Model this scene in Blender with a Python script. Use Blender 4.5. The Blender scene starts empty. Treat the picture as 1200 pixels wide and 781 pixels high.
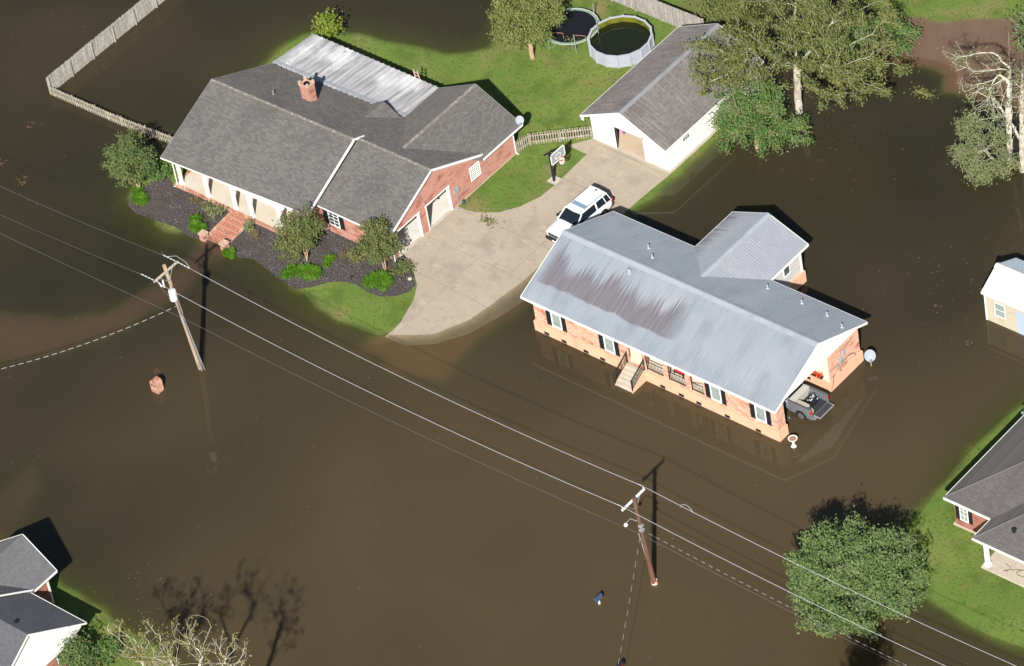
import bpy, bmesh, math, random
import numpy as np
from mathutils import Vector, Matrix, noise as mnoise

R = math.radians
scene = bpy.context.scene
C = scene.collection

# ------------------------------------------------------------------ camera
A0 = R(-46.9)
def town(v):        # survey frame (camera looks along +Y) -> town frame (X along the house fronts)
    return Vector((v[0]*math.cos(A0)+v[1]*math.sin(A0), -v[0]*math.sin(A0)+v[1]*math.cos(A0), v[2]))
CAM_DEP, CAM_ROLL, CAM_H = R(41.8198), R(-10.737), 228.749
fwd = Vector((0, math.cos(CAM_DEP), -math.sin(CAM_DEP))); rt = Vector((1, 0, 0)); up = rt.cross(fwd)
r_ = math.cos(CAM_ROLL)*rt + math.sin(CAM_ROLL)*up
u_ = -math.sin(CAM_ROLL)*rt + math.cos(CAM_ROLL)*up
cam = bpy.data.cameras.new('camera'); camo = bpy.data.objects.new('camera', cam); C.objects.link(camo)
cam.sensor_width = 36; cam.lens = 5686.27/1200*36; cam.clip_start = 1; cam.clip_end = 8000
rr, uu, ff = town(r_), town(u_), town(fwd)
loc = town(Vector((0, -260, CAM_H)))
M4 = Matrix(((rr.x, uu.x, -ff.x, loc.x), (rr.y, uu.y, -ff.y, loc.y), (rr.z, uu.z, -ff.z, loc.z), (0, 0, 0, 1)))
camo.matrix_world = M4
scene.camera = camo

# ------------------------------------------------------------------ sky and sun
SUN_EL, SUN_AZ = R(37), R(127.3-180)
w = bpy.data.worlds.new('World'); scene.world = w; w.use_nodes = True
nt = w.node_tree; bg = nt.nodes['Background']
sky = nt.nodes.new('ShaderNodeTexSky'); sky.sky_type = 'NISHITA'; sky.sun_disc = False
sky.sun_elevation = SUN_EL; sky.sun_rotation = math.atan2(math.cos(SUN_AZ), math.sin(SUN_AZ))
nt.links.new(sky.outputs[0], bg.inputs[0]); bg.inputs[1].default_value = 0.05
sun = bpy.data.lights.new('sun', 'SUN'); sun.energy = 4.35; sun.angle = R(0.8); sun.color = (1, .955, .88)
suno = bpy.data.objects.new('sun', sun); C.objects.link(suno)
sdir = Vector((math.cos(SUN_EL)*math.cos(SUN_AZ), math.cos(SUN_EL)*math.sin(SUN_AZ), math.sin(SUN_EL)))
suno.rotation_euler = (-sdir).to_track_quat('-Z', 'Y').to_euler(); suno.location = (0, 0, 60)
scene.view_settings.view_transform = 'Standard'; scene.view_settings.look = 'None'
scene.view_settings.exposure = 0.5; scene.view_settings.gamma = 1
scene.render.engine = 'CYCLES'
scene.cycles.max_bounces = 6; scene.cycles.transparent_max_bounces = 12

# ------------------------------------------------------------------ materials
def mat(name, col, rough=.8, spec=.3, layers=(), bump=None, coord='obj', metal=0, post=None):
    dr = (.45 if rough in (.92, .9) else 1.0) if rough > .88 else .3
    """layers: (scale, colour, lo, hi[, (sx,sy,sz)[, detail]]): noise masks, each laying a second colour over the first"""
    m = bpy.data.materials.new(name); m.use_nodes = True; t = m.node_tree; N = t.nodes; Lk = t.links
    b = N['Principled BSDF']; b.inputs['Roughness'].default_value = rough; b.inputs['Diffuse Roughness'].default_value = dr
    b.inputs['Specular IOR Level'].default_value = spec; b.inputs['Metallic'].default_value = metal
    if coord == 'obj': src = N.new('ShaderNodeTexCoord').outputs['Object']
    else: src = N.new('ShaderNodeNewGeometry').outputs['Position']
    rgb = N.new('ShaderNodeRGB'); rgb.outputs[0].default_value = (*col, 1); cur = rgb.outputs[0]
    for L in layers:
        sc, c2, lo, hi = L[:4]; st = L[4] if len(L) > 4 and L[4] else (1, 1, 1); det = L[5] if len(L) > 5 else 3
        mp = N.new('ShaderNodeMapping'); mp.inputs['Scale'].default_value = st; Lk.new(src, mp.inputs[0])
        n = N.new('ShaderNodeTexNoise'); n.inputs['Scale'].default_value = sc; n.inputs['Detail'].default_value = det
        Lk.new(mp.outputs[0], n.inputs['Vector'])
        r = N.new('ShaderNodeMapRange'); r.inputs[1].default_value = lo; r.inputs[2].default_value = hi
        Lk.new(n.outputs[0], r.inputs[0])
        mx = N.new('ShaderNodeMix'); mx.data_type = 'RGBA'; Lk.new(r.outputs[0], mx.inputs[0])
        Lk.new(cur, mx.inputs[6]); mx.inputs[7].default_value = (*c2, 1); cur = mx.outputs[2]
    if post: cur = post(N, Lk, src, cur, b)
    Lk.new(cur, b.inputs['Base Color'])
    if bump:
        n = N.new('ShaderNodeTexNoise'); n.inputs['Scale'].default_value = bump[0]; Lk.new(src, n.inputs['Vector'])
        bp = N.new('ShaderNodeBump'); bp.inputs['Strength'].default_value = bump[1]; bp.inputs['Distance'].default_value = bump[2] if len(bump) > 2 else .05
        Lk.new(n.outputs[0], bp.inputs['Height']); Lk.new(bp.outputs[0], b.inputs['Normal'])
    return m

def wallvec(N, Lk, src, kx=1, ky=1, kz=1, off=(0, 0)):
    s = N.new('ShaderNodeSeparateXYZ'); Lk.new(src, s.inputs[0])
    def mul(o, k):
        q = N.new('ShaderNodeMath'); q.operation = 'MULTIPLY'; q.inputs[1].default_value = k; Lk.new(o, q.inputs[0]); return q.outputs[0]
    a = N.new('ShaderNodeMath'); Lk.new(mul(s.outputs[0], kx), a.inputs[0]); Lk.new(mul(s.outputs[1], ky), a.inputs[1])
    cb = N.new('ShaderNodeCombineXYZ'); Lk.new(a.outputs[0], cb.inputs[0]); Lk.new(mul(s.outputs[2], kz), cb.inputs[1])
    return cb.outputs[0]

def brick(name, c1, c2, mortar, pale=None, pale_lo=.55, w_=.22, h_=.085, msize=.014):
    def post(N, Lk, src, cur, b):
        v = wallvec(N, Lk, src)
        t = N.new('ShaderNodeTexBrick'); t.inputs['Scale'].default_value = 1
        t.inputs['Brick Width'].default_value = w_; t.inputs['Row Height'].default_value = h_
        t.inputs['Mortar Size'].default_value = msize; t.inputs['Bias'].default_value = 0
        t.inputs['Color1'].default_value = (*c1, 1); t.inputs['Color2'].default_value = (*c2, 1); t.inputs['Mortar'].default_value = (*mortar, 1)
        Lk.new(v, t.inputs['Vector']); out = t.outputs[0]
        for (sc, col, lo, hi) in ([(9, pale, pale_lo, pale_lo+.08), (2.2, pale, pale_lo+.04, pale_lo+.25)] if pale else []) + [(.9, tuple(x*.75 for x in c1), .5, .75)]:
            mp = N.new('ShaderNodeMapping'); mp.inputs['Scale'].default_value = (1, 2.4, 1); Lk.new(v, mp.inputs[0])
            n = N.new('ShaderNodeTexNoise'); n.inputs['Scale'].default_value = sc; Lk.new(mp.outputs[0], n.inputs['Vector'])
            r = N.new('ShaderNodeMapRange'); r.inputs[1].default_value = lo; r.inputs[2].default_value = hi; Lk.new(n.outputs[0], r.inputs[0])
            mx = N.new('ShaderNodeMix'); mx.data_type = 'RGBA'; Lk.new(r.outputs[0], mx.inputs[0]); Lk.new(out, mx.inputs[6]); mx.inputs[7].default_value = (*col, 1); out = mx.outputs[2]
        return out
    return mat(name, c1, .85, .2, post=post, coord='pos')

def shingles(name, c1, c2, gap, axis='s', patch=None, row=.15, width=.32, streak=None):
    def post(N, Lk, src, cur, b):
        v = wallvec(N, Lk, src, 1 if axis == 's' else 0, 0 if axis == 's' else 1, 2.3)
        t = N.new('ShaderNodeTexBrick'); t.inputs['Scale'].default_value = 1; t.offset = .37; t.offset_frequency = 2
        t.inputs['Brick Width'].default_value = width; t.inputs['Row Height'].default_value = row
        t.inputs['Mortar Size'].default_value = .012; t.inputs['Bias'].default_value = -.1
        t.inputs['Color1'].default_value = (*c1, 1); t.inputs['Color2'].default_value = (*c2, 1); t.inputs['Mortar'].default_value = (*gap, 1)
        Lk.new(v, t.inputs['Vector']); out = t.outputs[0]
        lay = [(5.5, c2, .56, .70, (1, 3, 1)), (3.1, gap, .60, .85, (1, 4, 1)), (.35, gap, .52, .95, (1, 1, 1))]
        if patch: lay.append((.5, patch, .5, .75, (1, .6, 1)))
        if streak: lay.append((1.4, streak, .52, .7, (3.5, .35, 1)))
        for (sc, col, lo, hi, st) in lay:
            mp = N.new('ShaderNodeMapping'); mp.inputs['Scale'].default_value = st; Lk.new(v, mp.inputs[0])
            n = N.new('ShaderNodeTexNoise'); n.inputs['Scale'].default_value = sc; Lk.new(mp.outputs[0], n.inputs['Vector'])
            r = N.new('ShaderNodeMapRange'); r.inputs[1].default_value = lo; r.inputs[2].default_value = hi; r.inputs[4].default_value = .7; Lk.new(n.outputs[0], r.inputs[0])
            mx = N.new('ShaderNodeMix'); mx.data_type = 'RGBA'; Lk.new(r.outputs[0], mx.inputs[0]); Lk.new(out, mx.inputs[6]); mx.inputs[7].default_value = (*col, 1); out = mx.outputs[2]
        return out
    return mat(name, c1, .92, .15, post=post, coord='pos', bump=(14, .35, .03))

M = {}
M['white'] = mat('white_paint', (.78, .78, .76), .5, .3, [(3, (.66, .65, .62), .55, .8)])
M['trim'] = mat('white_trim', (.72, .74, .77), .5, .3, [(1.5, (.55, .56, .58), .55, .8)])
M['cream'] = mat('cream_wall', (.70, .64, .54), .7, .2, [(2, (.52, .46, .36), .5, .8)])
M['siding'] = mat('grey_siding', (.55, .54, .52), .6, .3, [(1.2, (.42, .41, .39), .5, .8, (1, 1, 6))])
M['shedwall'] = mat('shed_siding', (.52, .47, .36), .7, .2, [(2, (.42, .38, .29), .5, .8)])
M['peach'] = mat('painted_block', (.70, .43, .29), .75, .2, [(1.2, (.62, .36, .23), .45, .8), (6, (.75, .50, .36), .58, .75)])
M['brick2'] = brick('orange_brick', (.46, .16, .08), (.60, .26, .14), (.62, .42, .31), (.76, .60, .50), .52)
M['brick1'] = brick('red_brick', (.38, .125, .085), (.47, .19, .14), (.52, .36, .30), (.62, .42, .34), .62)
M['brick4'] = brick('dark_red_brick', (.30, .08, .055), (.38, .12, .085), (.40, .26, .20))
M['paver'] = brick('brick_pavers', (.38, .15, .10), (.46, .22, .15), (.50, .36, .28), (.62, .40, .30), .52, .22, .11)
M['pavertop'] = mat('brick_treads', (.42, .17, .115), .85, .2, [(9, (.60, .36, .27), .55, .62), (5, (.30, .12, .08), .58, .68)])
M['sh1s'] = shingles('grey_shingles', (.132, .124, .121), (.195, .186, .178), (.088, .083, .082), 's')
M['sh1t'] = shingles('grey_shingles_wing', (.130, .122, .118), (.190, .180, .171), (.088, .083, .081), 't')
M['sh3s'] = shingles('slate_grey_shingles', (.115, .12, .135), (.15, .155, .165), (.08, .085, .095), 's')
M['sh3t'] = shingles('slate_grey_shingles_wing', (.145, .145, .155), (.185, .185, .19), (.10, .10, .11), 't')
M['sh4s'] = shingles('charcoal_shingles', (.125, .115, .115), (.165, .155, .15), (.08, .075, .075), 's', (.10, .08, .08))
M['sh5t'] = shingles('old_grey_shingles', (.17, .155, .15), (.24, .22, .21), (.10, .09, .09), 't', (.14, .12, .12), streak=(.27, .25, .245))
M['dark'] = mat('dark_void', (.012, .012, .014), .6, .2)
M['black'] = mat('black_paint', (.018, .02, .026), .4, .4)
M['iron'] = mat('black_iron', (.02, .02, .02), .5, .4)
M['glass'] = mat('window_glass', (.035, .05, .055), .08, .6, [(1.2, (.10, .13, .13), .45, .7)])
M['paleglass'] = mat('window_glass_with_blinds', (.30, .36, .34), .15, .5, [(3, (.20, .26, .25), .5, .7)])
M['galv'] = mat('galvanised', (.42, .45, .48), .4, .4, [(4, (.30, .32, .35), .5, .7)], metal=.3)
M['alu'] = mat('bare_aluminium', (.62, .63, .66), .35, .5, metal=.2)
M['darkwire'] = mat('weathered_wire', (.16, .165, .175), .5, .4)
M['concrete'] = mat('driveway_concrete', (.375, .32, .25), .9, .15,
    [(.28, (.41, .355, .285), .42, .68), (.55, (.26, .225, .185), .52, .80), (1.8, (.31, .27, .22), .55, .75), (.8, (.43, .36, .28), .58, .70, (1, 2.5, 1)), (9, (.25, .22, .185), .60, .74, None, 6), (5, (.28, .25, .21), .70, .78, (1, 1, 1), 8)], bump=(20, .3, .02))
M['slab'] = mat('pale_concrete', (.52, .46, .38), .85, .2, [(1, (.42, .37, .30), .5, .75), (5, (.58, .52, .43), .55, .7)])
M['porch'] = mat('porch_concrete', (.58, .53, .45), .8, .2, [(1, (.55, .46, .34), .5, .75)])
M['mulch'] = mat('bark_mulch', (.068, .060, .060), .95, .1, [(8, (.18, .165, .158), .54, .68, None, 8), (.8, (.07, .058, .052), .45, .7), (12, (.018, .015, .015), .56, .66, None, 5)], bump=(9, 1, .12))
M['oldwood'] = mat('weathered_grey_boards', (.29, .27, .24), .9, .1, [(2.2, (.42, .40, .37), .45, .65, (3, 3, .25)), (5, (.16, .145, .12), .55, .72, (3, 3, .3))])
M['picket'] = mat('weathered_pickets', (.34, .305, .24), .9, .1, [(5, (.24, .21, .16), .5, .7, (2, 2, .4)), (3, (.55, .51, .43), .55, .7)])
M['pole'] = mat('weathered_pole_wood', (.40, .32, .24), .85, .1, [(1.2, (.46, .28, .15), .48, .68, (4, 4, .4)), (4, (.22, .16, .11), .55, .7, (4, 4, .3))])
M['poledark'] = mat('creosoted_pole_wood', (.14, .078, .055), .85, .1, [(1.5, (.21, .115, .075), .45, .65, (4, 4, .4)), (4, (.09, .05, .035), .55, .7, (4, 4, .3))])
M['arm'] = mat('bleached_crossarm', (.50, .44, .36), .85, .1, [(3, (.34, .29, .23), .5, .7)])
M['barkpale'] = mat('pale_bark', (.50, .46, .38), .9, .1, [(1.5, (.30, .27, .22), .45, .62), (4, (.66, .62, .54), .55, .7)])
M['barktan'] = mat('tan_bark', (.46, .34, .22), .9, .1, [(3, (.30, .21, .14), .5, .7)])
M['barkgrey'] = mat('grey_bark', (.26, .23, .19), .9, .1, [(2, (.40, .37, .32), .45, .65)])
M['barkwhite'] = mat('bleached_bark', (.58, .55, .47), .9, .1, [(2, (.38, .35, .28), .5, .7)])
M['carwhite'] = mat('white_car_paint', (.80, .81, .82), .25, .5)
M['cargrey'] = mat('silver_grey_car_paint', (.24, .26, .29), .28, .5, metal=.4)
M['carglass'] = mat('tinted_car_glass', (.012, .02, .028), .05, .6)
M['rubber'] = mat('tyre_rubber', (.02, .02, .02), .8, .2)
M['chrome'] = mat('alloy', (.45, .46, .48), .3, .5, metal=.6)
M['red'] = mat('red_plastic', (.5, .02, .02), .4, .4)
M['orange'] = mat('orange_flowers', (.75, .07, .02), .7, .2, [(8, (.80, .22, .04), .5, .65)])
M['yellow'] = mat('yellow_plastic', (.75, .45, .03), .5, .4)
M['beige'] = mat('beige_plastic', (.42, .39, .34), .6, .3)
M['poolwall'] = mat('pool_wall_vinyl', (.40, .43, .49), .5, .3, [(1.5, (.34, .36, .41), .5, .7)])
M['poolrim'] = mat('pool_rim', (.42, .45, .50), .4, .4)
M['liner'] = mat('algae_liner', (.15, .15, .015), .7, .2, [(1.5, (.07, .08, .010), .45, .7)])
M['poolwater'] = mat('algae_water', (.012, .016, .006), .06, .5, [(18, (.06, .075, .015), .68, .74), (6, (.03, .035, .01), .62, .75)])
M['mesh'] = mat('trampoline_mat', (.010, .011, .015), .7, .2)
M['hose'] = mat('garden_hose', (.20, .17, .10), .6, .3)
M['blueplastic'] = mat('blue_plastic', (.04, .08, .16), .4, .4)
M['doorblue'] = mat('pale_blue_door', (.42, .50, .66), .5, .3)
M['dishgrey'] = mat('dish_grey', (.36, .40, .46), .5, .3)
M['debris'] = mat('dead_reeds', (.17, .10, .06), .9, .1, [(4, (.08, .05, .03), .5, .7)])

def leafmat(name, c1, c2, c3, trans=.22):
    m = mat(name, c1, .55, .25, [(1.1, c2, .42, .62), (7, c3, .52, .66), (3, tuple(x*.6 for x in c1), .58, .72)], coord='pos')
    t = m.node_tree; N = t.nodes; b = N['Principled BSDF']; o = N['Material Output']
    tr = N.new('ShaderNodeBsdfTranslucent'); mx = N.new('ShaderNodeMixShader'); mx.inputs[0].default_value = trans
    t.links.new(b.inputs['Base Color'].links[0].from_socket, tr.inputs[0])
    t.links.new(b.outputs[0], mx.inputs[1]); t.links.new(tr.outputs[0], mx.inputs[2]); t.links.new(mx.outputs[0], o.inputs[0])
    return m
M['leaf_myrtle'] = leafmat('myrtle_leaves', (0.147, 0.189, 0.063), (0.224, 0.231, 0.084), (0.077, 0.126, 0.042))
M['leaf_small'] = leafmat('fresh_green_leaves', (0.119, 0.189, 0.063), (0.210, 0.238, 0.084), (0.070, 0.140, 0.042))
M['leaf_round'] = leafmat('yellow_green_leaves', (0.196, 0.238, 0.063), (0.280, 0.294, 0.098), (0.098, 0.140, 0.042))
M['leaf_oak'] = leafmat('shade_tree_leaves', (.145, .225, .075), (.22, .29, .11), (.07, .125, .04))
M['leaf_sparse'] = leafmat('stripped_tree_leaves', (.16, .20, .055), (.24, .24, .08), (.09, .13, .035))
M['leaf_bright'] = leafmat('understorey_leaves', (.12, .23, .055), (.22, .27, .10), (.055, .13, .03))
M['leaf_greyg'] = leafmat('grey_olive_leaves', (.20, .245, .105), (.28, .29, .15), (.11, .15, .055))
M['leaf_dry'] = leafmat('dry_yellow_leaves', (.24, .21, .07), (.30, .27, .11), (.14, .14, .04))
M['leaf_lime'] = leafmat('lime_grass_blades', (.10, .24, .015), (.15, .30, .03), (.05, .15, .01))
M['leaf_lemon'] = leafmat('lemon_green_leaves', (.22, .30, .04), (.30, .34, .05), (.10, .16, .02))
M['leaf_brown'] = leafmat('straw_coloured_leaves', (.22, .17, .09), (.30, .25, .14), (.10, .11, .04))

def stripes(name, ca, cb, period, duty):
    def post(N, Lk, src, cur, b):
        s = N.new('ShaderNodeSeparateXYZ'); Lk.new(src, s.inputs[0])
        a = N.new('ShaderNodeMath'); a.operation = 'MULTIPLY_ADD'; Lk.new(s.outputs[1], a.inputs[0]); a.inputs[1].default_value = 1.3; Lk.new(s.outputs[0], a.inputs[2])
        d = N.new('ShaderNodeMath'); d.operation = 'PINGPONG'; d.inputs[1].default_value = period/2; Lk.new(a.outputs[0], d.inputs[0])
        g = N.new('ShaderNodeMath'); g.operation = 'GREATER_THAN'; g.inputs[1].default_value = period/2*(1-duty); Lk.new(d.outputs[0], g.inputs[0])
        mx = N.new('ShaderNodeMix'); mx.data_type = 'RGBA'; Lk.new(g.outputs[0], mx.inputs[0]); Lk.new(cur, mx.inputs[6]); mx.inputs[7].default_value = (*cb, 1)
        return mx.outputs[2]
    return mat(name, ca, .5, .4, post=post, coord='pos')
M['triplex'] = stripes('twisted_cable', (.03, .03, .03), (.60, .60, .60), 1.0, .6)
M['triplex2'] = stripes('twisted_cable_fine', (.05, .05, .05), (.42, .42, .42), .62, .5)

# metal roof of the raised house: pale blue-grey paint with a mildew stain of its own shape on the street slope
def stain_post(N, Lk, src, cur, b):
    s = N.new('ShaderNodeSeparateXYZ'); Lk.new(src, s.inputs[0])
    def m(op, a, bb, clamp=False):
        q = N.new('ShaderNodeMath'); q.operation = op; q.use_clamp = clamp
        for i, v in enumerate((a, bb)):
            if isinstance(v, (int, float)): q.inputs[i].default_value = v
            else: Lk.new(v, q.inputs[i])
        return q.outputs[0]
    def nz(sc, st, det=2):
        mp = N.new('ShaderNodeMapping'); mp.inputs['Scale'].default_value = st; Lk.new(src, mp.inputs[0])
        n = N.new('ShaderNodeTexNoise'); n.inputs['Scale'].default_value = sc; n.inputs['Detail'].default_value = det; Lk.new(mp.outputs[0], n.inputs['Vector']); return n.outputs[0]
    def rng(x, a, bb, c=0., d=1.):
        r = N.new('ShaderNodeMapRange'); Lk.new(x, r.inputs[0])
        for i, v in enumerate((a, bb, c, d)): r.inputs[i+1].default_value = v
        return r.outputs[0]
    X, Y = s.outputs[0], s.outputs[1]
    top = m('ADD', m('MULTIPLY', nz(6.5, (1, .04, 0), 5), 3.2), m('ADD', m('MULTIPLY', nz(.36, (1, 0, 0), 1), 5.2), -2.7))
    lowe = m('ADD', m('MULTIPLY', nz(.5, (1, 0, 0)), .7), -1.15)
    mk = m('MULTIPLY', rng(m('SUBTRACT', top, Y), -.15, .8), rng(m('SUBTRACT', Y, lowe), -.02, .12))
    mk = m('MULTIPLY', mk, m('MULTIPLY', rng(X, 4.1, 4.9), rng(X, 17.0, 15.4)))
    mk = m('MULTIPLY', mk, m('ADD', m('MULTIPLY', nz(5, (1, .05, 0)), 1.1), .34), True)
    # faint long run-off streaks everywhere
    st = m('MULTIPLY', rng(nz(5.5, (1, .05, .05), 4), .5, .72), .35)
    # scattered specks along the roof's far end
    sp = m('MULTIPLY', rng(nz(9, (1, .5, 1), 2), .68, .74), .5)
    out = cur
    for f, c in ((st, (.24, .26, .29)), (mk, (.185, .168, .19)), (sp, (.22, .24, .27))):
        mx = N.new('ShaderNodeMix'); mx.data_type = 'RGBA'; Lk.new(f, mx.inputs[0]); Lk.new(out, mx.inputs[6]); mx.inputs[7].default_value = (*c, 1); out = mx.outputs[2]
    return out
M['metalroof'] = mat('pale_metal_roofing', (.325, .365, .42), .5, .3, [(.35, (.375, .395, .44), .4, .7), (.9, (.26, .295, .345), .5, .8, (1, .3, 1))], coord='pos', post=stain_post, metal=.15)
def wing_stain(N, Lk, src, cur, b):
    s = N.new('ShaderNodeSeparateXYZ'); Lk.new(src, s.inputs[0])
    n = N.new('ShaderNodeTexNoise'); n.inputs['Scale'].default_value = 4; n.inputs['Detail'].default_value = 4
    mp = N.new('ShaderNodeMapping'); mp.inputs['Scale'].default_value = (.08, 1, 0); Lk.new(src, mp.inputs[0]); Lk.new(mp.outputs[0], n.inputs['Vector'])
    a = N.new('ShaderNodeMath'); a.operation = 'MULTIPLY_ADD'; Lk.new(n.outputs[0], a.inputs[0]); a.inputs[1].default_value = 4.6; a.inputs[2].default_value = 10.2
    d = N.new('ShaderNodeMath'); d.operation = 'SUBTRACT'; Lk.new(a.outputs[0], d.inputs[0]); Lk.new(s.outputs[0], d.inputs[1])
    r = N.new('ShaderNodeMapRange'); r.inputs[1].default_value = -.2; r.inputs[2].default_value = 1.4; r.inputs[4].default_value = .8; Lk.new(d.outputs[0], r.inputs[0])
    mx = N.new('ShaderNodeMix'); mx.data_type = 'RGBA'; Lk.new(r.outputs[0], mx.inputs[0]); Lk.new(cur, mx.inputs[6]); mx.inputs[7].default_value = (.13, .135, .15, 1)
    return mx.outputs[2]
M['metalwing'] = mat('pale_metal_roofing_wing', (.35, .37, .42), .42, .4, [(.5, (.40, .42, .46), .4, .7), (6, (.31, .33, .37), .5, .8, (.06, 1, 1))], coord='pos', post=wing_stain, metal=.15)
M['patio'] = mat('rusty_white_metal_roofing', (.44, .44, .46), .5, .3, [(3.5, (.26, .255, .27), .44, .62, (1, .06, .1), 2), (.8, (.62, .62, .63), .5, .64, (.6, .35, 1)), (3, (.30, .28, .28), .64, .74, (1, .4, 1), 5)], coord='pos')
M['shedroof'] = mat('white_shed_roofing', (.74, .72, .70), .5, .3, [(1.5, (.62, .60, .58), .5, .8)], coord='pos')
M['cap'] = mat('roof_flashing', (.36, .39, .44), .45, .4, [(1, (.30, .32, .36), .5, .8)])
M['grass'] = mat('lawn_grass', (.112, .178, .036), .9, .12,
    [(.16, (.170, .215, .050), .42, .66), (.5, (.080, .13, .026), .48, .70), (1.3, (.16, .165, .055), .55, .78), (.3, (.21, .185, .080), .54, .74), (5, (.06, .10, .02), .52, .70, None, 6), (16, (.15, .19, .05), .55, .72, None, 3), (11, (.20, .19, .09), .70, .76, None, 2)], bump=(14, .45, .05), coord='pos')

# ------------------------------------------------------------------ mesh helpers
def tag(o, label=None, cat=None, group=None, kind=None):
    if label: o['label'] = label
    if cat: o['category'] = cat
    if group: o['group'] = group
    if kind: o['kind'] = kind
    return o
def thing(name, label, cat, loc=(0, 0, 0), rz=0, group=None):
    o = bpy.data.objects.new(name, None); C.objects.link(o); o.empty_display_size = .3
    o.location = loc; o.rotation_euler = (0, 0, rz); return tag(o, label, cat, group)
def rootloc(o):
    while o.parent: o = o.parent
    return Vector(o.location)
def copy_tree(o, parent=None):
    c = o.copy(); C.objects.link(c)
    if parent: c.parent = parent
    for ch in list(o.children): copy_tree(ch, c)
    return c

class MB:
    def __init__(s): s.v = []; s.f = []
    def add(s, vs, fs):
        n = len(s.v); s.v += [tuple(x) for x in vs]; s.f += [tuple(i+n for i in f) for f in fs]; return s
    def box(s, x0, x1, y0, y1, z0, z1):
        return s.add([(x0, y0, z0), (x1, y0, z0), (x1, y1, z0), (x0, y1, z0), (x0, y0, z1), (x1, y0, z1), (x1, y1, z1), (x0, y1, z1)],
                     [(3, 2, 1, 0), (4, 5, 6, 7), (0, 1, 5, 4), (1, 2, 6, 5), (2, 3, 7, 6), (3, 0, 4, 7)])
    def loft(s, rings, cap=True, closed=True):
        n = len(rings[0]); vs = [p for r in rings for p in r]; fs = []
        for k in range(len(rings)-1):
            for i in range(n if closed else n-1):
                j = (i+1) % n; fs.append((k*n+i, k*n+j, (k+1)*n+j, (k+1)*n+i))
        if cap and closed: fs.append(tuple(range(n))[::-1]); fs.append(tuple((len(rings)-1)*n+i for i in range(n)))
        return s.add(vs, fs)
    def prism(s, pts, d):
        d = Vector(d); return s.loft([[Vector(p) for p in pts], [Vector(p)+d for p in pts]])
    def tube(s, pts, rad, n=6, cap=True):
        pts = [Vector(p) for p in pts]; rad = rad if isinstance(rad, (list, tuple)) else [rad]*len(pts); rings = []
        for i, p in enumerate(pts):
            t = (pts[min(i+1, len(pts)-1)]-pts[max(i-1, 0)]).normalized()
            a = Vector((0, 0, 1)) if abs(t.z) < .9 else Vector((1, 0, 0))
            x = t.cross(a).normalized(); y = t.cross(x)
            rings.append([p + (x*math.cos(2*math.pi*k/n)+y*math.sin(2*math.pi*k/n))*rad[i] for k in range(n)])
        return s.loft(rings, cap)
    def lathe(s, prof, c, n=16, cap=True):
        return s.loft([[(c[0]+r*math.cos(2*math.pi*k/n), c[1]+r*math.sin(2*math.pi*k/n), c[2]+z) for k in range(n)] for r, z in prof], cap)
    def bar(s, p, q, wd, ht):      # box beam between two points, wd horizontal, ht vertical-ish
        p, q = Vector(p), Vector(q); t = (q-p).normalized(); x = t.cross(Vector((0, 0, 1)))
        x = (x.normalized() if x.length > 1e-4 else Vector((1, 0, 0)))*wd/2; y = x.cross(t).normalized()*ht/2
        return s.loft([[c-x-y, c+x-y, c+x+y, c-x+y] for c in (p, q)])
    def build(s, name, m, parent=None, local=False, smooth=False, bevel=0, sub=0, label=None):
        me = bpy.data.meshes.new(name); off = Vector((0, 0, 0)) if (local or not parent) else rootloc(parent)
        me.from_pydata([tuple(Vector(p)-off) for p in s.v], [], s.f)
        me.materials.append(M[m] if isinstance(m, str) else m)
        bm = bmesh.new(); bm.from_mesh(me); bmesh.ops.recalc_face_normals(bm, faces=bm.faces); bm.to_mesh(me); bm.free()
        if smooth: me.polygons.foreach_set('use_smooth', [True]*len(me.polygons))
        o = bpy.data.objects.new(name, me); C.objects.link(o)
        if parent: o.parent = parent
        if bevel:
            b = o.modifiers.new('bevel', 'BEVEL'); b.width = bevel; b.segments = 2; b.limit_method = 'ANGLE'; b.angle_limit = R(40)
        if sub:
            q = o.modifiers.new('sub', 'SUBSURF'); q.levels = q.render_levels = sub
        if label: o['label'] = label
        return o

def wall(mb, axis, f0, f1, a0, a1, z0, z1, ops=()):
    """wall slab between f0..f1 across, a0..a1 along, with rectangular openings (a,b,za,zb)"""
    cuts = sorted({a0, a1, *[max(a0, min(a1, x)) for o in ops for x in o[:2]]})
    for a, b in zip(cuts, cuts[1:]):
        if b-a < 1e-4: continue
        mid = (a+b)/2; iv = [(z0, z1)]
        for o in ops:
            if o[0] < mid < o[1]:
                iv = [q for (p, r) in iv for q in ((p, min(r, o[2])), (max(p, o[3]), r)) if q[1]-q[0] > 1e-3]
        for p, r in iv:
            if axis == 's': mb.box(a, b, f0, f1, p, r)
            else: mb.box(f0, f1, a, b, p, r)
    return mb

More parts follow.
